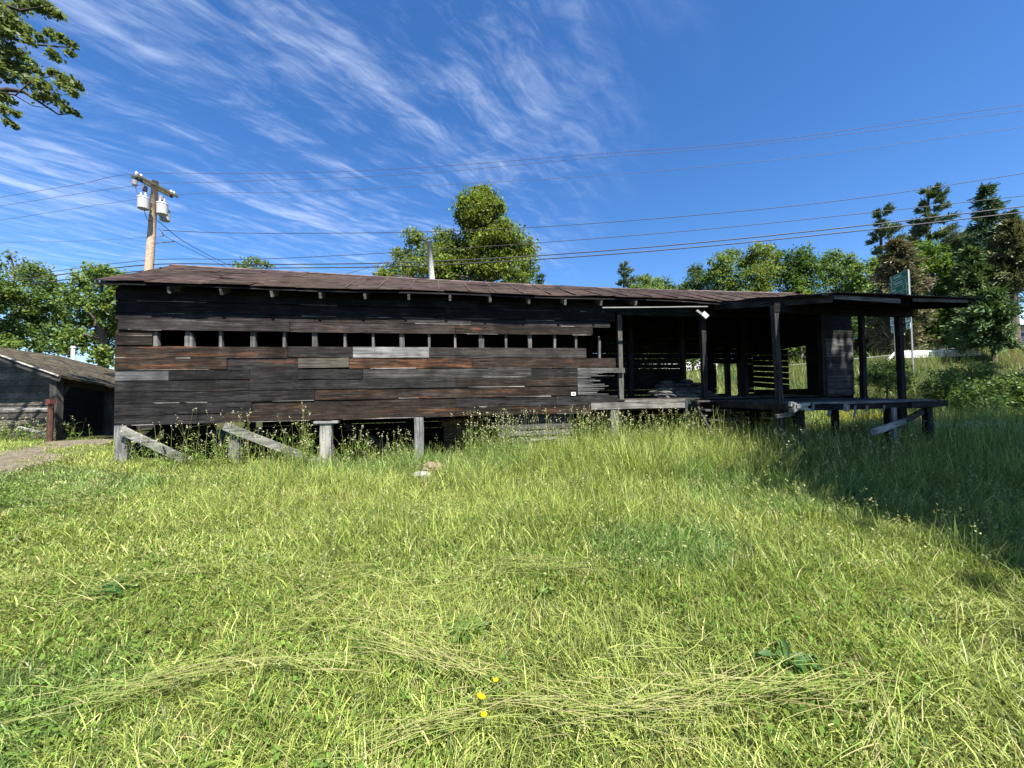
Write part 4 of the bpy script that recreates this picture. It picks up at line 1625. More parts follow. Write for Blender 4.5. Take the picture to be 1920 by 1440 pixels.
tufts(6200, 13, 1.05, 3.4, 1.3, .05, .003, .009, .95, .95, .08)
tufts(10000, 12, 3.2, 5.8, 1.3, .06, .004, .011, 1.0, .78, .06)
tufts(10500, 13, 5.6, 8.8, 1.5, .07, .006, .013, 1.05, .5, .04)
tufts(4500, 13, 8.4, 13.0, 1.6, .09, .009, .018, 1.05, .45, .04)
# single blades between the tufts
for n, y0, y1, pw, wscale in ((42000, 1.05, 3.2, 1.3, 1.0), (50000, 3.0, 5.6, 1.3, 1.25), (60000, 5.4, 8.6, 1.5, 1.6), (26000, 8.2, 13.0, 1.6, 2.2)):
    x, y = field(n, y0, y1, pw)
    k = free(x, y)
    x, y = x[k], y[k]
    P_ = np.stack([x, y, H(x, y) - .01], 1)
    near = np.clip(1 - (y - 1) / 5, 0, 1)
    h = hgt(x, y) * rng.uniform(.4, 1.2, len(x))
    lean = np.clip(np.abs(rng.normal(.55, .4, len(x))) + .6 * near * (vnoise(x, y, .7)), 0, 1.55)
    w = rng.uniform(.0028, .0075, len(x)) * wscale
    c = grass_cols(x, y, .05)
    parts.append(strips(P_, windfield(x, y), h, w, lean, c, 3, 1.2, None, .15, c * np.array([1.25, 1.15, 1.0])))
# bank and slope behind, coarser
for n, y0, y1, wsc in ((60000, 9.5, 30, 1.0), (22000, 29, 60, 2.0)):
    y = rng.uniform(y0 ** 1.4, y1 ** 1.4, n) ** (1 / 1.4)
    x = rng.uniform(-.75, 1.55, n) * y
    s, t = st(x, y)
    k = free(x, y) & (t > .6) & (np.abs(y - road_y(x)) > 2.9)
    x, y = x[k], y[k]
    P_ = np.stack([x, y, H(x, y) - .02], 1)
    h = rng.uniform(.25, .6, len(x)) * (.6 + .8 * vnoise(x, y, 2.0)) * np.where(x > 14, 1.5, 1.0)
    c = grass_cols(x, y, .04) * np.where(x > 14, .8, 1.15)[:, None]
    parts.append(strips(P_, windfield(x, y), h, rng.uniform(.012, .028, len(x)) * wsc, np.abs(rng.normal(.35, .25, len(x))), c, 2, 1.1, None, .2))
V, Q, C = merge(parts)
tag(np_mesh('grass', V, Q, C, GRASS), kind='stuff')

# cut stems lying in swathes
x, y = field(15000, 1.1, 6.0, 1.5)
sw = np.sin(y * 2.6 + .9 * np.sin(x * .8) + 1.3 * vnoise(x, y, 1.5))
k = (sw > .4) & (vnoise(x + 5, y + 40, .5) > .58)
x, y = x[k], y[k]
n = len(x)
ang = rng.normal(0.1, .6, n) + 2.0 * (vnoise(x, y, .9) - .5) + np.where(rng.random(n) < .5, np.pi, 0)
D_ = np.stack([np.cos(ang), np.sin(ang), np.zeros(n)], 1)
P_ = np.stack([x, y, H(x, y) + rng.uniform(.05, .13, n)], 1)
c = np.where(rng.random((n, 1)) < .22, STRAW * rng.uniform(.6, 1.25, (n, 1)), np.array([[.30, .35, .10]]) * rng.uniform(.7, 1.2, (n, 1)))
wd = np.stack([-D_[:, 1], D_[:, 0], np.zeros(n)], 1)
v1 = strips(P_, D_, rng.uniform(.10, .38, n), rng.uniform(.0025, .006, n), rng.uniform(1.35, 1.62, n), c, 5, 1.0, wd, .4, None, .9)
# a few bundled streaks of pale straw
bund = []
for px, py, ln, a0, m_ in ((960, 1068, .9, .05, 70), (1060, 1072, .5, -.1, 40), (1120, 1345, .75, -.12, 110), (1290, 1322, .6, .12, 70), (760, 1230, .6, -.35, 70), (860, 1265, .5, -.45, 50), (1490, 1310, .7, .1, 90), (330, 1290, .5, .5, 60), (170, 1330, .5, .3, 40), (820, 1370, .45, .35, 50), (1650, 1400, .5, .7, 40), (560, 1260, .35, -.2, 40), (350, 950, .3, 0, 22), (510, 905, .3, .1, 20), (340, 1090, .4, .3, 40)):
    d = CM @ Vector(((px - 960) / F, (720 - py) / F, -1.0))
    kk = (EYE - .08) / -d.z
    cx, cy = d.x * kk, d.y * kk
    m_ = int(m_ * .8)
    a_ = a0 + rng.normal(0, .24, m_) + np.where(rng.random(m_) < .5, np.pi, 0)
    Dd = np.stack([np.cos(a_), np.sin(a_), np.zeros(m_)], 1)
    off = rng.normal(0, 1, (m_, 2)) * np.array([ln * .32, ln * .085])
    xx = cx + off[:, 0] * math.cos(a0) - off[:, 1] * math.sin(a0)
    yy = cy + off[:, 0] * math.sin(a0) + off[:, 1] * math.cos(a0)
    Pp = np.stack([xx, yy, H(xx, yy) + rng.uniform(.09, .16, m_)], 1)
    cc = np.where(rng.random((m_, 1)) < .5, STRAW * rng.uniform(.5, 1.0, (m_, 1)), np.array([[.26, .32, .085]]) * rng.uniform(.8, 1.2, (m_, 1)))
    wdd = np.stack([-Dd[:, 1], Dd[:, 0], np.zeros(m_)], 1)
    bund.append(strips(Pp, Dd, rng.uniform(.12, .42, m_), rng.uniform(.0025, .0048, m_), rng.uniform(1.45, 1.66, m_), cc, 5, 1.0, wdd, .5, None, .92))
V, Q, C = merge([v1] + bund)
tag(np_mesh('cut_grass', V, Q, C, GRASS), kind='stuff')


def leaf_quads(P, size, col, nrm_up=0.5, aspect=1.6, rngl=rng):
    """Small folded leaves of random bearing: two quads each about a midrib."""
    n = len(P)
    d = rngl.normal(0, 1, (n, 3))
    d /= np.linalg.norm(d, axis=1)[:, None]
    up = rngl.normal(0, 1, (n, 3)) + np.array([0, 0, 1.0]) * nrm_up * 3
    u = np.cross(d, up)
    u /= np.linalg.norm(u, axis=1)[:, None] + 1e-9
    d = d - 0
    nn = np.cross(u, d)
    sz = size[:, None] if hasattr(size, '__len__') else size
    a, b = P - d * sz * .5 * aspect, P + d * sz * .5 * aspect
    mid = P - nn * sz * .12
    l, r_ = P + u * sz * .5 + nn * sz * .08 - d * sz * .1, P - u * sz * .5 + nn * sz * .08 - d * sz * .1
    V = np.stack([a, l, b, r_], 1)
    Q = np.arange(n * 4).reshape(n, 4)
    C = np.repeat(col[:, None, :], 4, 1)
    return V.reshape(-1, 3), Q, C.reshape(-1, 3)


# clover and other low broad leaves
x, y = field(38000, 1.05, 5.5, 1.2)
k = free(x, y) & (vnoise(x + 70, y + 2, .6) + .25 * (x < 0) > .52)
x, y = x[k], y[k]
n = len(x)
P_ = np.stack([x, y, H(x, y) + rng.uniform(.015, .10, n)], 1)
c = np.array([[.085, .165, .03]]) * rng.uniform(.6, 1.4, (n, 1)) + np.array([[.05, .03, .0]]) * rng.random((n, 1))
V, Q, C = leaf_quads(P_, rng.uniform(.009, .026, n), c, .8, 1.7)
tag(np_mesh('clover', V, Q, C, CLOVER), kind='stuff')


# tall stems with seed heads along the barn, and flower heads in the field
def seed_stems(x, y, h, name, hc, head=.06, stemc=(.20, .24, .07), ball=False, nsp=5, leafy=0):
    n = len(x)
    P_ = np.stack([x, y, H(x, y)], 1)
    D_ = windfield(x, y)
    lean = np.abs(rng.normal(.14, .10, n))
    w = np.full(n, .0055)
    c = np.tile(np.array([stemc]), (n, 1)) * rng.uniform(.7, 1.3, (n, 1))
    sv = strips(P_, D_, h, w, lean, c, 3, 1.2, None, .5)
    tips = P_ + D_ * (h * np.sin(lean * 1.13))[:, None] + np.array([0, 0, 1]) * (h * np.cos(lean * 1.13))[:, None]
    HP, HS, HC = [], [], []
    for k in range(nsp):
        o = rng.normal(0, 1, (n, 3)) * np.array([.016, .016, .03]) * (head / .06)
        if not ball:
            o[:, 2] -= k * head * .5 / nsp * 1.8
        HP.append(tips + o)
        HS.append(rng.uniform(.6, 1.1, n) * head * .42)
        HC.append(np.tile(np.array([hc]), (n, 1)) * rng.uniform(.65, 1.25, (n, 1)))
    hv = leaf_quads(np.concatenate(HP), np.concatenate(HS), np.concatenate(HC), .1, 1.5)
    pcs = [sv, hv]
    if leafy:
        fi = rng.random((n, leafy)) * .75
        lp = (P_[:, None] + D_[:, None] * (h * fi.T).T[:, :, None] * .12 + np.array([0, 0, 1.0]) * (h[:, None] * fi)[:, :, None]).reshape(-1, 3) + rng.normal(0, .05, (n * leafy, 3))
        lc = np.array([[.14, .21, .05]]) * rng.uniform(.5, 1.4, (n * leafy, 1))
        pcs.append(leaf_quads(lp, rng.uniform(.012, .035, n * leafy), lc, .4, 3.2))
        a_ = rng.uniform(0, 6.28, n * leafy)
        dd = np.stack([np.cos(a_), np.sin(a_), np.zeros(n * leafy)], 1)
        pcs.append(strips(lp, dd, rng.uniform(.1, .3, n * leafy), rng.uniform(.004, .010, n * leafy), rng.uniform(.4, 1.7, n * leafy), lc * 1.1, 3, 1.6, None, .15))
    V, Q, C = merge(pcs)
    return tag(np_mesh(name, V, Q, C, CLOVER), kind='stuff')


sx, tx, hx = [], [], []
for px0, px1, n, h0, h1 in ((240, 420, 50, .4, .75), (330, 600, 120, .45, 1.0), (560, 590, 30, .8, 1.2), (640, 780, 120, .4, .85), (870, 960, 150, .75, 1.15), (930, 1110, 210, .6, 1.15), (1080, 1320, 330, .6, 1.05), (1300, 1480, 220, .5, .95), (1450, 1700, 260, .45, .8)):
    for _ in range(int(n * .95)):
        t = -abs(random.gauss(.1, .35)) - .06 - (1.2 if px0 >= 1450 else 0) * random.random()
        if px0 >= 1300:
            t -= .5 + (1.3 if px0 >= 1450 else 0)
        q = bworld(W(random.uniform(px0, px1), 800, t))
        sx.append(q.x)
        tx.append(q.y)
        hx.append(random.uniform(h0 * .55, h1) * 1.15)
seed_stems(np.array(sx), np.array(tx), np.array(hx), 'seeding_grass', (.46, .45, .28), .05, nsp=5, leafy=4)
xs_ = rng.uniform(-13.5, -8.2, 260)
ys_ = A.y - .25 - .27 * (xs_ - A.x) * (xs_ < A.x) + 1.0 * np.clip(xs_ - A.x, 0, 3) * .6 + rng.normal(0, .25, 260)
k = free(xs_, ys_)
seed_stems(xs_[k], ys_[k], rng.uniform(.25, .6, k.sum()), 'seeding_grass', (.46, .45, .28), .05, nsp=5, leafy=4)
x, y = field(2600, 3.0, 8.2, 1.6)
k = free(x, y)
seed_stems(x[k], y[k], hgt(x[k], y[k]) * rng.uniform(1.0, 1.7, k.sum()), 'seeding_grass', (.27, .29, .12), .05, nsp=5)
x, y = field(300, 1.4, 5.5, 1.2)
seed_stems(x, y, rng.uniform(.05, .13, len(x)), 'clover_flowers', (.36, .38, .28), .012, (.1, .16, .04), True, 6)
xf, yf = rng.uniform(13, 24, 2600), rng.uniform(12.5, 17.5, 2600)
sN, tN = st(xf, yf)
k = (tN < 5.0) & free(xf, yf) & (sN > 16.6)
seed_stems(xf[k], yf[k], rng.uniform(.25, .5, k.sum()), 'yellow_flowers', (.55, .42, .03), .07, (.12, .16, .04), True, 6)
xf, yf = rng.uniform(9.8, 12.6, 500), rng.uniform(9.4, 12.0, 500)
k = free(xf, yf)
seed_stems(xf[k], yf[k], rng.uniform(.35, .65, k.sum()), 'white_flowers', (.6, .6, .45), .07, (.14, .18, .05), True, 7)

# broad leaved dock plants lying in the mown grass
def ground_px(px, py, up=.06):
    d = CM @ Vector(((px - 960) / F, (720 - py) / F, -1.0))
    k = (EYE - up) / -d.z
    x, y = d.x * k, d.y * k
    for _ in range(4):
        k = (EYE - up - Hs(x, y)) / -d.z
        x, y = d.x * k, d.y * k
    return Vector((x, y, Hs(x, y)))


def dock(px, py, nl, L, seed, label, colr=(.11, .18, .04)):
    rr = random.Random(seed)
    m = MB()
    for i in range(nl):
        a = rr.uniform(0, 6.28)
        l = L * rr.uniform(.5, 1.0)
        wdt = l * rr.uniform(.17, .27)
        el = rr.uniform(.25, .9)
        vs, fs = [], []
        d = Vector((math.cos(a), math.sin(a), 0))
        sd = Vector((-d.y, d.x, 0))
        for k in range(6):
            f = k / 5
            c = d * (l * f * math.cos(el * (1 - f * .9))) + Vector((0, 0, .03 + l * (math.sin(el) * f - .75 * f * f * math.sin(el))))
            w = wdt * (0.08 + math.sin(math.pi * min(1, f * .95 + .04)) ** .8) * .5
            wav = .012 * math.sin(k * 2.1 + i)
            vs += [c + sd * w + Vector((0, 0, .02 + wav)), c, c - sd * w + Vector((0, 0, .02 - wav))]
        for k in range(5):
            b = 3 * k
            fs += [(b, b + 3, b + 4, b + 1), (b + 1, b + 4, b + 5, b + 2)]
        g = rr.uniform(.7, 1.35)
        m.add(vs, fs, (colr[0] * g, colr[1] * g, colr[2] * g))
    o = m.build('dock_plant', LEAF, None, True)
    o.location = ground_px(px, py)
    tag(o, label, 'weed')


dock(870, 1180, 18, .2, 1, 'dock plant with long dark leaves in the middle of the mown grass')
dock(1475, 1235, 15, .18, 2, 'dark dock plant with curled leaves right of the lying pale straw', (.06, .13, .042))
dock(1010, 1110, 6, .14, 3, 'small leafy weed just below the streak of straw')
dock(205, 1110, 10, .22, 4, 'deep green leafy tuft among flattened grass on the left', (.03, .10, .02))
dock(1620, 1005, 7, .2, 5, 'pale broad leaved weed at the edge of the tree shade', (.14, .20, .06))
dock(1510, 1290, 6, .14, 6, 'pale round leaved weed below the curled dark dock', (.18, .25, .09))
dock(590, 1440, 7, .10, 7, 'pale narrow leaved weed at the bottom edge of the lawn', (.13, .2, .05))
for i, (px, py, L) in enumerate(((905, 1337, .018), (930, 1302, .017), (900, 1333, .016), (908, 1372, .018))):
    m = MB()
    q = ground_px(px, py + 14, .05)
    m.tube([(0, 0, 0), (.004, 0, .09), (.0, .004, .15)], .0016, 5, (.1, .17, .04))
    for k in range(5):
        a = k * 1.2566
        d = Vector((math.cos(a), math.sin(a), 0))
        sd = Vector((-d.y, d.x, 0))
        c = Vector((0, .004, .15))
        m.add([c, c + d * L * .6 + sd * L * .45 + Vector((0, 0, .006)), c + d * L + Vector((0, 0, .010)), c + d * L * .6 - sd * L * .45 + Vector((0, 0, .006))], [(0, 1, 2, 3)], (.75, .55, .01))
    o = m.build('buttercup', PETAL)
    o.location = q
    tag(o, 'small yellow buttercup in the cut grass close to the viewer', 'flower', 'yellow buttercups in the cut grass')

# ------------------------------------------------------------------ trees
def tree_limbs(m, base, z_fork, lobes, r0, col, r):
    base = Vector(base)
    cen = sum((Vector(l[0]) for l in lobes), Vector()) / len(lobes)
    fork = Vector((base.x * .5 + cen.x * .5, base.y * .5 + cen.y * .5, z_fork))
    top = max(lobes, key=lambda l: l[0][2])
    p = [base - Vector((0, 0, .3)), base.lerp(fork, .5) + Vector((r.uniform(-.1, .1), 0, 0)), fork, fork.lerp(Vector(top[0]), .6), Vector(top[0])]
    m.tube(p, [r0 * 1.25, r0, r0 * .8, r0 * .4, r0 * .1], 9, col)
    for c, rad in lobes:
        c = Vector(c)
        st_ = fork.lerp(Vector(top[0]), r.uniform(0, .5))
        mid = st_.lerp(c, .5) + Vector((r.uniform(-.2, .2), r.uniform(-.2, .2), r.uniform(-.1, .35)))
        m.tube([st_, mid, c], [r0 * .38, r0 * .22, r0 * .06], 6, col)
        for _ in range(3):
            e = c + Vector((r.gauss(0, 1) * rad[0], r.gauss(0, 1) * rad[1], r.gauss(0, .8) * rad[2])) * .55
            m.tube([mid.lerp(c, .5), e], [r0 * .12, r0 * .03], 5, col, False)


def crown_leaves(lobes, leaf, cover, cols, rg, clump=.3, up=.55):
    """Leaves in clusters spread through and round each lobe."""
    Ps, Cs = [], []
    for c, rad in lobes:
        rad = np.array(rad)
        rm = float((rad[0] * rad[2]) ** .5)
        n = int(cover * np.pi * rad[0] * rad[2] / (leaf * leaf * .7))
        nc = max(10, int(30 * (1 + rm / 2)))
        d = rg.normal(0, 1, (nc, 3))
        d /= np.linalg.norm(d, axis=1)[:, None]
        rr_ = rg.uniform(.2, 1.0, (nc, 1)) ** .7
        cc = np.array(c) + d * rad * rr_
        cr_ = rg.uniform(.6, 1.3, nc) * clump
        idx = rg.integers(0, nc, n)
        o = rg.normal(0, .55, (n, 3)) * np.array([1, 1, .75])
        P_ = cc[idx] + o * (cr_[idx])[:, None] * rad
        ctone = rg.random((nc, 1))
        col = np.array(cols[0]) * (1 - ctone) + np.array(cols[1]) * ctone
        Cs.append(col[idx] * rg.uniform(.65, 1.4, (n, 1)))
        Ps.append(P_)
    P_ = np.concatenate(Ps)
    C = np.concatenate(Cs)
    return leaf_quads(P_, rg.uniform(.7, 1.25, len(P_)) * leaf, C, up, 1.35, rg)


def px_lobes(spec, Y, jit=0.0, depth=1.0, seed=0):
    rr = random.Random(seed)
    out = []
    for px, py, rx, ry in spec:
        dy = rr.uniform(-1, 1) * jit
        c = at(px, py, Y + dy)
        k = (Y + dy) / F
        # lobes off to the side are seen stretched by the wide lens
        ca = 1 / math.sqrt(1 + ((px - 960) / F) ** 2)
        out.append((tuple(c), (rx * k * (ca ** .8), max(rx, ry) * k * depth * ca, ry * k)))
    return out


def broadleaf(name, label, cat, spec, Y, leaf, cover, cols, seed, base_px=None, r0=.25, jit=1.2, group=None, clump=.3, fork=.4):
    lobes = px_lobes(spec, Y, jit, 1.0, seed)
    cx = sum(l[0][0] for l in lobes) / len(lobes)
    if base_px is not None:
        cx = at(base_px, 600, Y).x
    bz = Hs(cx, Y)
    root = empty(name, (cx, Y, bz))
    tag(root, label, cat, group)
    rr = random.Random(seed)
    rel_l = [((c[0] - cx, c[1] - Y, c[2] - bz), r) for c, r in lobes]
    m = MB()
    top = max(l[0][2] for l in rel_l)
    tree_limbs(m, (0, 0, 0), max(.8, top * fork), rel_l, r0, (.09, .075, .06), rr)
    m.build('trunk', BARK, root, True)
    V, Q, C = crown_leaves(rel_l, leaf, cover * 1.3, cols, np.random.default_rng(seed), clump * 1.25)
    np_mesh('crown', V, Q, C, LEAF, root)
    return root


GRN = ((.080, .135, .036), (.16, .225, .055))
MAPLE = ((.060, .110, .024), (.20, .245, .045))
SHAD = ((.070, .125, .040), (.13, .19, .055))
broadleaf('maple_tree', 'big round headed maple rising alone behind the middle of the barn roof', 'tree',
          [(880, 392, 28, 32), (910, 385, 34, 32), (925, 408, 24, 26), (868, 405, 16, 24), (893, 425, 34, 20), (938, 388, 10, 12), (945, 425, 16, 16), (900, 365, 22, 16), (865, 378, 8, 16),
           (955, 445, 34, 26), (985, 470, 26, 32), (990, 505, 22, 22), (945, 480, 40, 30), (910, 465, 32, 20), (900, 505, 48, 24), (970, 525, 34, 20), (865, 490, 34, 30),
           (832, 452, 24, 26), (815, 480, 36, 26), (775, 447, 24, 18), (895, 448, 38, 26), (928, 448, 34, 24), (858, 462, 26, 22), (840, 500, 40, 26), (930, 500, 50, 28), (790, 500, 40, 22), (745, 508, 34, 16), (722, 515, 20, 12), (840, 520, 46, 22), (760, 478, 26, 14)],
          32, .155, 4.4, MAPLE, 3, 905, .42, 1.5, None, .32, .45)
LG = 'leafy trees along the left edge behind the shed'
broadleaf('leafy_tree', 'tall leafy tree directly beside the left end of the barn', 'tree',
          [(190, 512, 36, 22), (215, 530, 28, 28), (160, 530, 30, 22), (145, 560, 36, 30), (195, 570, 34, 36), (170, 615, 42, 36), (205, 640, 26, 40), (140, 640, 34, 34), (215, 600, 22, 36), (190, 670, 30, 25)],
          21, .12, 4.4, GRN, 21, 205, .26, 1.2, LG, .3)
broadleaf('leafy_tree', 'leafy tree second from the barn, its top below the sagging wires', 'tree',
          [(60, 520, 36, 30), (95, 535, 26, 24), (80, 570, 40, 32), (110, 595, 36, 34), (55, 610, 44, 36), (95, 640, 44, 32), (35, 565, 30, 30)],
          23, .12, 4.4, SHAD, 22, 70, .24, 1.3, LG, .3)
broadleaf('leafy_tree', 'leafy tree leftmost at the edge, above the shed roof', 'tree',
          [(10, 545, 36, 36), (-20, 580, 40, 40), (20, 620, 38, 30), (-30, 520, 40, 40), (15, 650, 40, 22)],
          20, .12, 4.2, GRN, 23, -10, .22, 1.0, LG, .3)
broadleaf('thin_tree', 'thin pale half bare tree poking above the left trees', 'tree',
          [(20, 480, 18, 14), (45, 492, 18, 14), (30, 505, 22, 16), (8, 500, 14, 12), (62, 508, 16, 12)], 26, .15, 1.1, ((.09, .12, .05), (.14, .17, .08)), 24, 24, .12, .8, None, .42, .8)
broadleaf('distant_tree', 'treetop just showing over the left part of the barn ridge', 'tree',
          [(455, 498, 18, 9), (478, 492, 20, 10), (500, 497, 14, 7), (478, 520, 34, 20)], 42, .22, 3.0, GRN, 25, 475, .25, 1.0, None, .34)
RG = 'mixed trees along the road behind the right half of the barn'
rowspec = [
    ([(1205, 525, 16, 14), (1222, 535, 20, 18), (1195, 545, 18, 14), (1215, 560, 24, 24)], 50, 'small light green tree beside the dark ragged pine', GRN),
    ([(1245, 533, 14, 13), (1262, 545, 18, 16), (1250, 565, 24, 24)], 53, 'small bushy tree, second right of the dark ragged pine', SHAD),
    ([(1303, 508, 14, 14), (1315, 525, 20, 20), (1292, 540, 22, 20), (1312, 565, 30, 26)], 50, 'greyish rounded tree where the tree line steps up', ((.045, .09, .03), (.09, .13, .05))),
    ([(1352, 495, 22, 22), (1372, 480, 16, 16), (1340, 520, 24, 22), (1366, 530, 30, 30), (1350, 565, 34, 28)], 47, 'round green tree just left of the tallest maple of the row', GRN),
    ([(1425, 476, 24, 22), (1448, 490, 22, 26), (1402, 495, 22, 24), (1430, 520, 38, 32), (1410, 560, 38, 34)], 45, 'tallest maple of the row over the end of the barn ridge', MAPLE),
    ([(1500, 480, 26, 24), (1480, 505, 28, 28), (1520, 505, 26, 28), (1500, 540, 44, 36), (1490, 575, 44, 30)], 44, 'broad vase shaped tree behind the corner of the porch roof', ((.04, .095, .02), (.10, .16, .035))),
    ([(1560, 485, 20, 20), (1585, 500, 24, 24), (1550, 515, 26, 28), (1580, 540, 40, 34), (1570, 585, 44, 34)], 43, 'leafy tree left below the two windswept pines', SHAD),
    ([(1610, 515, 22, 24), (1635, 500, 20, 20), (1620, 545, 34, 34), (1630, 590, 40, 36)], 40, 'leafy tree between the windswept pines and the brown cedar', GRN),
]
for i, (spec, Y, lab, cols) in enumerate(rowspec):
    broadleaf('leafy_tree', lab, 'tree', spec, Y, .18, 4.4, cols, 40 + i, None, .25, 1.5, RG, .32)
broadleaf('leafy_tree', 'bright leafy tree right behind the green road sign', 'tree',
          [(1735, 475, 34, 24), (1765, 500, 30, 28), (1715, 500, 26, 26), (1740, 535, 44, 36), (1775, 560, 36, 40), (1735, 590, 40, 40), (1760, 630, 44, 36), (1790, 520, 24, 26)],
          33, .165, 4.2, ((.04, .095, .015), (.12, .18, .028)), 60, 1750, .28, 1.6, RG, .3)
for i, (px, py, Y, w, lab) in enumerate(((1232, 552, 42, 26, 'round light green bush low behind the barn ridge, left of the others'), (1295, 556, 40, 30, 'round light green bush low behind the barn ridge, in the middle'), (1400, 552, 38, 34, 'wide light green bush low behind the barn ridge, under the tallest maple'), (1500, 548, 36, 18, 'small bright bush peeping over the porch roof'))):
    broadleaf('bush', lab, 'bush', [(px, py, w * .6, 13), (px - w * .5, py + 8, w * .5, 12), (px + w * .5, py + 7, w * .5, 12), (px, py + 24, w, 24)], Y, .2, 2.8, ((.07, .12, .02), (.15, .19, .03)), 70 + i, None, .08, .5, None, .34)
for i, (px, py, Y, w, h, lab) in enumerate(((1660, 700, 19.5, 44, 24, 'dark bush on the bank behind the two porch posts'), (1775, 720, 17, 40, 30, 'low leafy bush on the bank right of the sign post'), (1835, 745, 15, 46, 30, 'broad leafy bush near the bottom of the right bank'), (1890, 730, 16, 40, 36, 'leafy bush at the right edge of the bank'), (1822, 695, 20, 40, 22, 'bush on the bank just below the guard rail'), (1900, 712, 19, 30, 16, 'bush on the bank below the cream house'))):
    broadleaf('bush', lab, 'bush', [(px, py, w, h), (px - w * .7, py + h * .4, w * .6, h * .7), (px + w * .7, py + h * .4, w * .6, h * .7), (px, py + h * .9, w, h * .6)], Y, .075, 2.6, ((.06, .11, .03), (.13, .19, .05)), 80 + i, None, .05, .6, None, .34)


for i, (px, py, Y, w, h, lab) in enumerate(((1190, 640, 40, 60, 40, 'dense undergrowth bush beyond the road, behind the open bay'), (1300, 630, 40, 60, 44, 'dense undergrowth bush beyond the road, behind the porch steps'), (1410, 640, 39, 60, 46, 'dense undergrowth bush beyond the road, behind the front porch post'),
        (1520, 630, 38, 60, 50, 'dense undergrowth bush beyond the road, behind the pale board panel'), (1625, 620, 36, 56, 56, 'dense undergrowth bush beyond the road, between the right porch posts'), (1715, 620, 34, 56, 50, 'dense undergrowth bush beyond the road, behind the route marker'), (1800, 600, 33, 50, 56, 'dense undergrowth bush beyond the road, under the porch roof tip'))):
    broadleaf('bush', lab, 'bush', [(px, py - h * .3, w * .8, h), (px - w * .7, py, w * .7, h), (px + w * .7, py, w * .7, h), (px, py + h * .7, w, h * .8)], Y, .2, 3.6, (SHAD, GRN)[i % 2], 120 + i, None, .08, 1.0, 'undergrowth bushes beyond the road', .34)


def conifer(name, label, px, py_top, py_base, Y, halfw_px, cols, seed, kind='spruce', lean=0.0, group=None, z0f=.12, dens=1.0):
    """Trunk with whorls of boughs carrying needle sprays."""
    rg = np.random.default_rng(seed)
    top = at(px, py_top, Y)
    bz = Hs(top.x, Y)
    if py_base is not None:
        bz = min(bz, at(px, py_base, Y).z)
    ht = top.z - bz
    ca = 1 / math.sqrt(1 + ((px - 960) / F) ** 2)
    rad = halfw_px * Y / F * ca ** .8
    root = empty(name, (top.x, Y, bz))
    tag(root, label, 'tree', group)
    m = MB()
    m.tube([(0, 0, -.3), (lean * .2, 0, ht * .5), (lean * .6, 0, ht * .98)], [.022 * ht + .04, .014 * ht + .03, .015], 8, (.07, .055, .045))
    P_, S_, D_, C_ = [], [], [], []
    lev = int(26 * (1 if kind != 'pine' else .75))
    for i in range(lev):
        f = z0f + (1 - z0f) * (i + rg.uniform(-.3, .3)) / lev
        f = min(max(f, .02), .985)
        if kind == 'spruce':
            r = rad * (1 - f) ** .8 * rg.uniform(.75, 1.1) + .12
            nb = 8
        elif kind == 'cedar':
            r = rad * min(1, (1 - f) * 2.2) ** .7 * rg.uniform(.7, 1.1) + .1
            nb = 8
        else:
            r = rad * (math.sin(math.pi * min(1, .18 + .8 * f)) ** .6) * rg.uniform(.45, 1.15)
            nb = 6
        for b in range(nb):
            a = rg.uniform(0, 6.283)
            d = np.array([math.cos(a), math.sin(a), 0.0])
            rr_ = r * rg.uniform(.6, 1.1)
            if kind == 'pine':
                rr_ *= 1 + .5 * d[0] * np.sign(lean + .01)
                slope = rg.uniform(.15, .6)
            elif kind == 'droop':
                slope = rg.uniform(-.35, .05)
                rr_ *= 1.25 if d[0] < 0 else .2
            else:
                slope = rg.uniform(-.35, -.05) if kind == 'spruce' else rg.uniform(-.2, .3)
            z = f * ht
            p0 = np.array([lean * .6 * f, 0, z])
            p1 = p0 + d * rr_ + np.array([0, 0, slope * rr_])
            m.tube([tuple(p0), tuple(p1)], [.012 + .02 * rr_ / 3, .006], 4, (.06, .05, .04), False)
            k = int((24 if kind == 'pine' else 26) * dens * (.5 + rr_ / rad)) + 3
            u = rg.uniform(.45 if kind == 'pine' else .12, 1.05, k)
            q = p0 + (p1 - p0) * u[:, None] + rg.normal(0, .07, (k, 3)) * (rr_ * .9 + .3)
            dd = d + rg.normal(0, .45, (k, 3)) + np.array([0, 0, slope + (.35 if kind == 'pine' else -.15)])
            P_.append(q)
            D_.append(dd / np.linalg.norm(dd, axis=1)[:, None])
            S_.append(rg.uniform(.6, 1.2, k) * (.26 + .06 * rad))
            tt = rg.random()
            C_.append((np.array(cols[0]) * (1 - tt) + np.array(cols[1]) * tt) * rg.uniform(.6, 1.4, (k, 1)))
    m.build('trunk', BARK, root, True)
    P_, D_, S_, C_ = np.concatenate(P_), np.concatenate(D_), np.concatenate(S_), np.concatenate(C_)
    parts_ = []
    n = len(P_)
    for rep in range(3):                                     # three narrow fans per spray
        side = np.cross(D_, rg.normal(0, 1, (n, 3)) + np.array([0, 0, 1.2]))
        side /= np.linalg.norm(side, axis=1)[:, None]
        dv = D_ + rg.normal(0, .28, (n, 3))
        l, w = S_ * rg.uniform(.7, 1.2, n), S_ * rg.uniform(.14, .26, n)
        a_ = P_ - side * w[:, None] * .25
        b_ = P_ + side * w[:, None] * .25
        V = np.stack([a_, b_, P_ + dv * l[:, None] + side * w[:, None] * .5, P_ + dv * l[:, None] - side * w[:, None] * .5], 1)
        parts_.append((V.reshape(-1, 3), np.arange(n * 4).reshape(n, 4), np.repeat((C_ * (.8 + .2 * rep))[:, None, :], 4, 1).reshape(-1, 3)))
    V, Q, C = merge(parts_)
    np_mesh('crown', V, Q, C, NEEDLE, root)
    return root


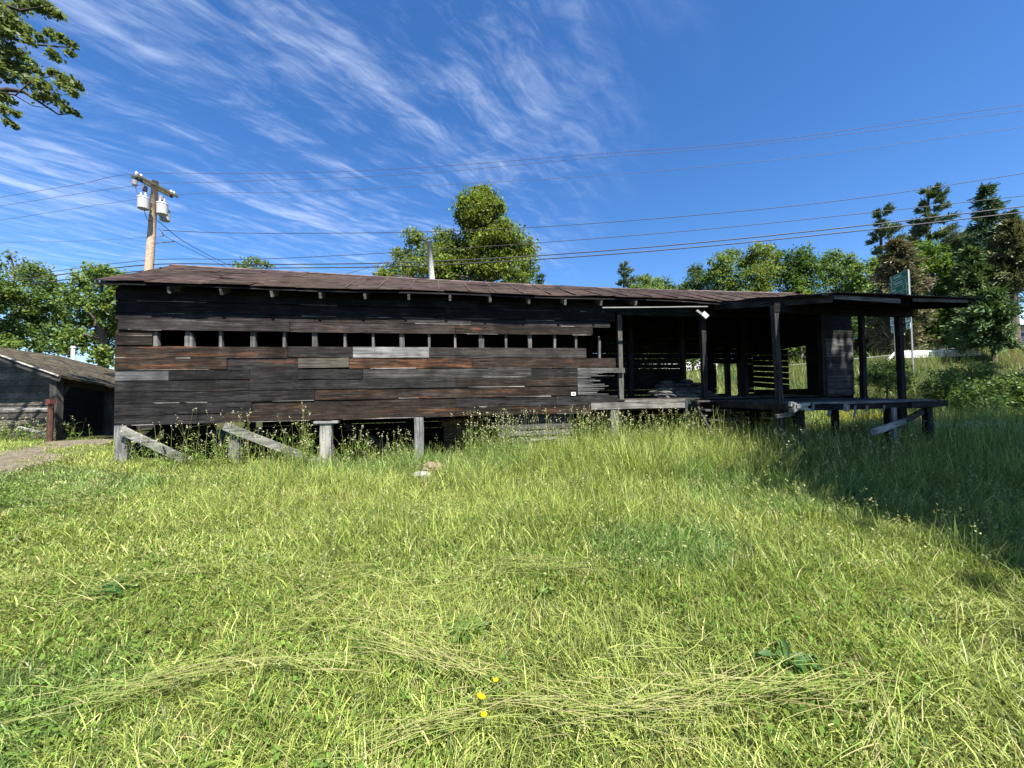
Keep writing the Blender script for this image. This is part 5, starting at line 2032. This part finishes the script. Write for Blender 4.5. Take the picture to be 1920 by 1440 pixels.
PINE = ((.060, .10, .05), (.12, .16, .075))
SPR = ((.052, .095, .05), (.09, .145, .066))
BRN = ((.12, .13, .065), (.18, .155, .10))
conifer('pine_tree', 'small dark ragged pine alone against the sky left of the tree row', 1166, 492, 600, 50, 24, PINE, 101, 'pine', .3, None, .3)
conifer('pine_tree', 'shorter of two dark windswept pines above the tree row', 1643, 388, 610, 52, 44, PINE, 102, 'pine', 1.0, None, .25, 2.2)
conifer('pine_tree', 'taller windswept pine with boughs streaming to one side', 1722, 350, 610, 52, 68, PINE, 103, 'pine', 2.4, None, .25, 3.0)
conifer('spruce_tree', 'tall dark pointed spruce near the right edge', 1846, 343, 640, 42, 96, SPR, 104, 'spruce', .2, None, .1, 1.5)
conifer('spruce_tree', 'narrow dark spruce close behind the tall pointed one', 1893, 392, 640, 40, 44, SPR, 105, 'spruce', .0, None, .5, 1.3)
conifer('spruce_tree', 'tiny spruce tip beside the maple over the barn ridge', 1012, 512, 600, 42, 18, SPR, 106, 'spruce')
conifer('cedar_tree', 'brownish cedar behind the left side of the green sign', 1678, 448, 690, 29, 50, BRN, 107, 'cedar', .1, None, .05, 1.9)
conifer('cedar_tree', 'large brown and green cedar at the right edge of the photo', 1893, 415, 680, 30, 66, ((.10, .135, .055), (.17, .16, .085)), 108, 'cedar', .1, None, .52, 2.0)
conifer('cedar_tree', 'dark green cedar under the tall pointed spruce', 1820, 460, 680, 31, 52, ((.07, .12, .046), (.12, .17, .06)), 109, 'cedar', .1, None, .05, 1.8)
conifer('drooping_pine', 'drooping dark pine with low spreading boughs near the cream house', 1858, 545, 664, 24.5, 66, ((.06, .11, .04), (.10, .155, .055)), 110, 'droop', .1, None, .28, 1.7)

# tree on the left whose boughs hang into the top corner
lt = empty('maple_tree', (-14.2, 4.2, Hs(-14.2, 4.2)))
tag(lt, 'maple with leafy boughs hanging into the top left corner of the sky', 'tree')
T = lambda p: Vector(p) - lt.location
m = MB()
BKC = (.045, .038, .033)
m.tube([T((-14.2, 4.2, -.2)), T((-14.1, 4.3, 2.5)), T((-14.3, 4.3, 6)), T((-14.6, 4.5, 10))], [.4, .33, .26, .12], 10, BKC)
br = [([(-40, 175), (15, 168), (45, 172), (75, 192), (110, 215), (143, 212)], [.045, .035, .03, .02, .012, .005]),
      ([(-60, 50), (0, 62), (40, 78), (70, 84), (120, 88), (140, 90)], [.045, .03, .022, .016, .01, .004]),
      ([(-50, 130), (0, 168), (30, 180), (60, 198), (100, 204)], [.02, .012, .008, .006, .003]),
      ([(-60, -20), (10, 10), (40, 20), (100, 10)], [.04, .03, .02, .006]),
      ([(-60, 190), (0, 210), (30, 235)], [.03, .02, .006]),
      ([(30, 178), (60, 150), (110, 140), (145, 150)], [.012, .01, .007, .003])]
BY = 6.4
for pts, rad in br:
    wp = [at(px, py, BY + .1 * i) for i, (px, py) in enumerate(pts)]
    root_p = Vector((-14.2, 4.3, wp[0].z - 1.2))
    m.tube([T(root_p), T(root_p.lerp(wp[0], .6) + Vector((0, 0, .3)))] + [T(p) for p in wp], [rad[0] * 2.6, rad[0] * 1.6] + rad, 6, BKC)
m.build('trunk', BARK, lt, True)
clusters = [(10, 15, 16), (40, 10, 16), (70, 8, 18), (95, 18, 16), (112, 28, 8), (20, 40, 22), (45, 55, 16), (10, 60, 14), (55, 75, 8), (95, 62, 11), (115, 72, 10), (138, 85, 8), (75, 70, 8), (130, 98, 7),
            (100, 100, 10), (108, 110, 6), (25, 92, 16), (45, 108, 14), (10, 120, 16), (35, 125, 14), (62, 128, 12), (12, 145, 12), (28, 140, 8), (55, 152, 14), (80, 158, 14), (95, 178, 14), (75, 180, 12), (112, 190, 10), (125, 203, 9), (142, 212, 6),
            (100, 135, 10), (120, 148, 12), (140, 155, 10), (150, 165, 6), (135, 172, 9), (118, 160, 10), (8, 180, 8), (22, 188, 8), (10, 205, 10), (28, 212, 7), (15, 228, 8), (28, 236, 6), (5, 95, 14), (-10, 40, 24), (-20, 110, 24), (-15, 180, 20), (-30, 10, 30)]
rg = np.random.default_rng(77)
Pp, Cc = [], []
for px, py, r in clusters:
    n = int(1.1 * r * r * .62) + 10
    c = np.array(at(px, py, BY + rg.uniform(-.3, .7)))
    k = r * BY / F
    o = rg.normal(0, .62, (n, 3)) * np.array([k * .85, k * .8, k * .6])
    o[:, 2] -= np.abs(o[:, 0]) * .3
    Pp.append(c + o - np.array(lt.location))
    Cc.append(np.array([[.085, .125, .05]]) * rg.uniform(.6, 1.7, (n, 1)) + np.array([[.03, .02, .0]]) * rg.random((n, 1)))
l1 = leaf_quads(np.concatenate(Pp), rg.uniform(.034, .066, len(np.concatenate(Pp))), np.concatenate(Cc), .5, 1.5, rg)
big = [((-14.6 + a - lt.location.x, 4.4 + b - lt.location.y, c - lt.location.z), (2.0, 2.0, 1.7)) for a, b, c in ((0, 0, 10.5), (-1.8, .5, 9), (.6, -1.2, 9), (-.8, -1.4, 7.5), (-2, -1, 7), (-.6, .2, 12))]
l2 = crown_leaves(big, .13, 2.2, GRN, rg, .32)
V, Q, C = merge([l1, l2])
np_mesh('crown', V, Q, C, LEAF, lt)

# the tree beyond the right edge that throws the shade over the porch
broad = empty('shade_tree', (12.6, -1.2, Hs(12.6, -1.2)))
tag(broad, 'large spreading tree standing outside the view on the right, shading the porch', 'tree')
lob = []
for gx_, gy_, zc in ((5.6, 2.3, 11), (5.7, 5.4, 11.2), (6.2, 8.2, 11.6), (5.9, 3.0, 11), (6.1, 4.5, 10.6), (6.4, 6.1, 11.4), (6.7, 7.6, 12), (7.4, 2.2, 10.4), (7.6, 4.0, 11.8), (6.9, 4.4, 11), (7.4, 5.6, 12.5), (7.3, 7.6, 11), (8.6, 6.6, 13.5), (8.9, 8.6, 12), (9.3, 4.6, 12), (10.6, 6.6, 13), (10.8, 9.0, 12), (8.6, 10.3, 11.4), (6.5, 3.0, 10.4), (8.4, 3.0, 11), (12.0, 8.0, 11), (10.6, 4.0, 10.5), (6.9, 8.8, 10.6), (12.4, 10.4, 11.2), (10.4, 11.0, 11.6), (14, 9.6, 10.6)):
    k_ = zc / SUN.z
    lob.append(((gx_ + SUN.x * k_ - 12.6, gy_ + SUN.y * k_ + 1.2, zc), (1.75, 1.75, 1.5)))
m = MB()
tree_limbs(m, (0, 0, 0), 5.5, lob, .4, (.09, .075, .06), random.Random(9))
m.build('trunk', BARK, broad, True)
V, Q, C = crown_leaves(lob, .22, 6.5, SHAD, np.random.default_rng(99), .42)
np_mesh('crown', V, Q, C, SHADELEAF, broad)

second = empty('shade_tree', (21.0, 5.0, Hs(21.0, 5.0)))
tag(second, 'second spreading tree outside the view on the right, shading the bank', 'tree')
lob = []
for gx_, gy_, zc in ((15, 11.5, 11), (17, 13, 12), (18.5, 11, 11.5), (13.4, 11.4, 10.4), (20.5, 19.5, 12), (23, 20.5, 11.5), (17.5, 19.0, 11)):
    k_ = zc / SUN.z
    lob.append(((gx_ + SUN.x * k_ - 21.0, gy_ + SUN.y * k_ - 5.0, zc), (1.9, 1.9, 1.6)))
m = MB()
tree_limbs(m, (0, 0, 0), 5.5, lob, .4, (.09, .075, .06), random.Random(10))
m.build('trunk', BARK, second, True)
V, Q, C = crown_leaves(lob, .24, 3.6, GRN, np.random.default_rng(98), .34)
np_mesh('crown', V, Q, C, SHADELEAF, second)
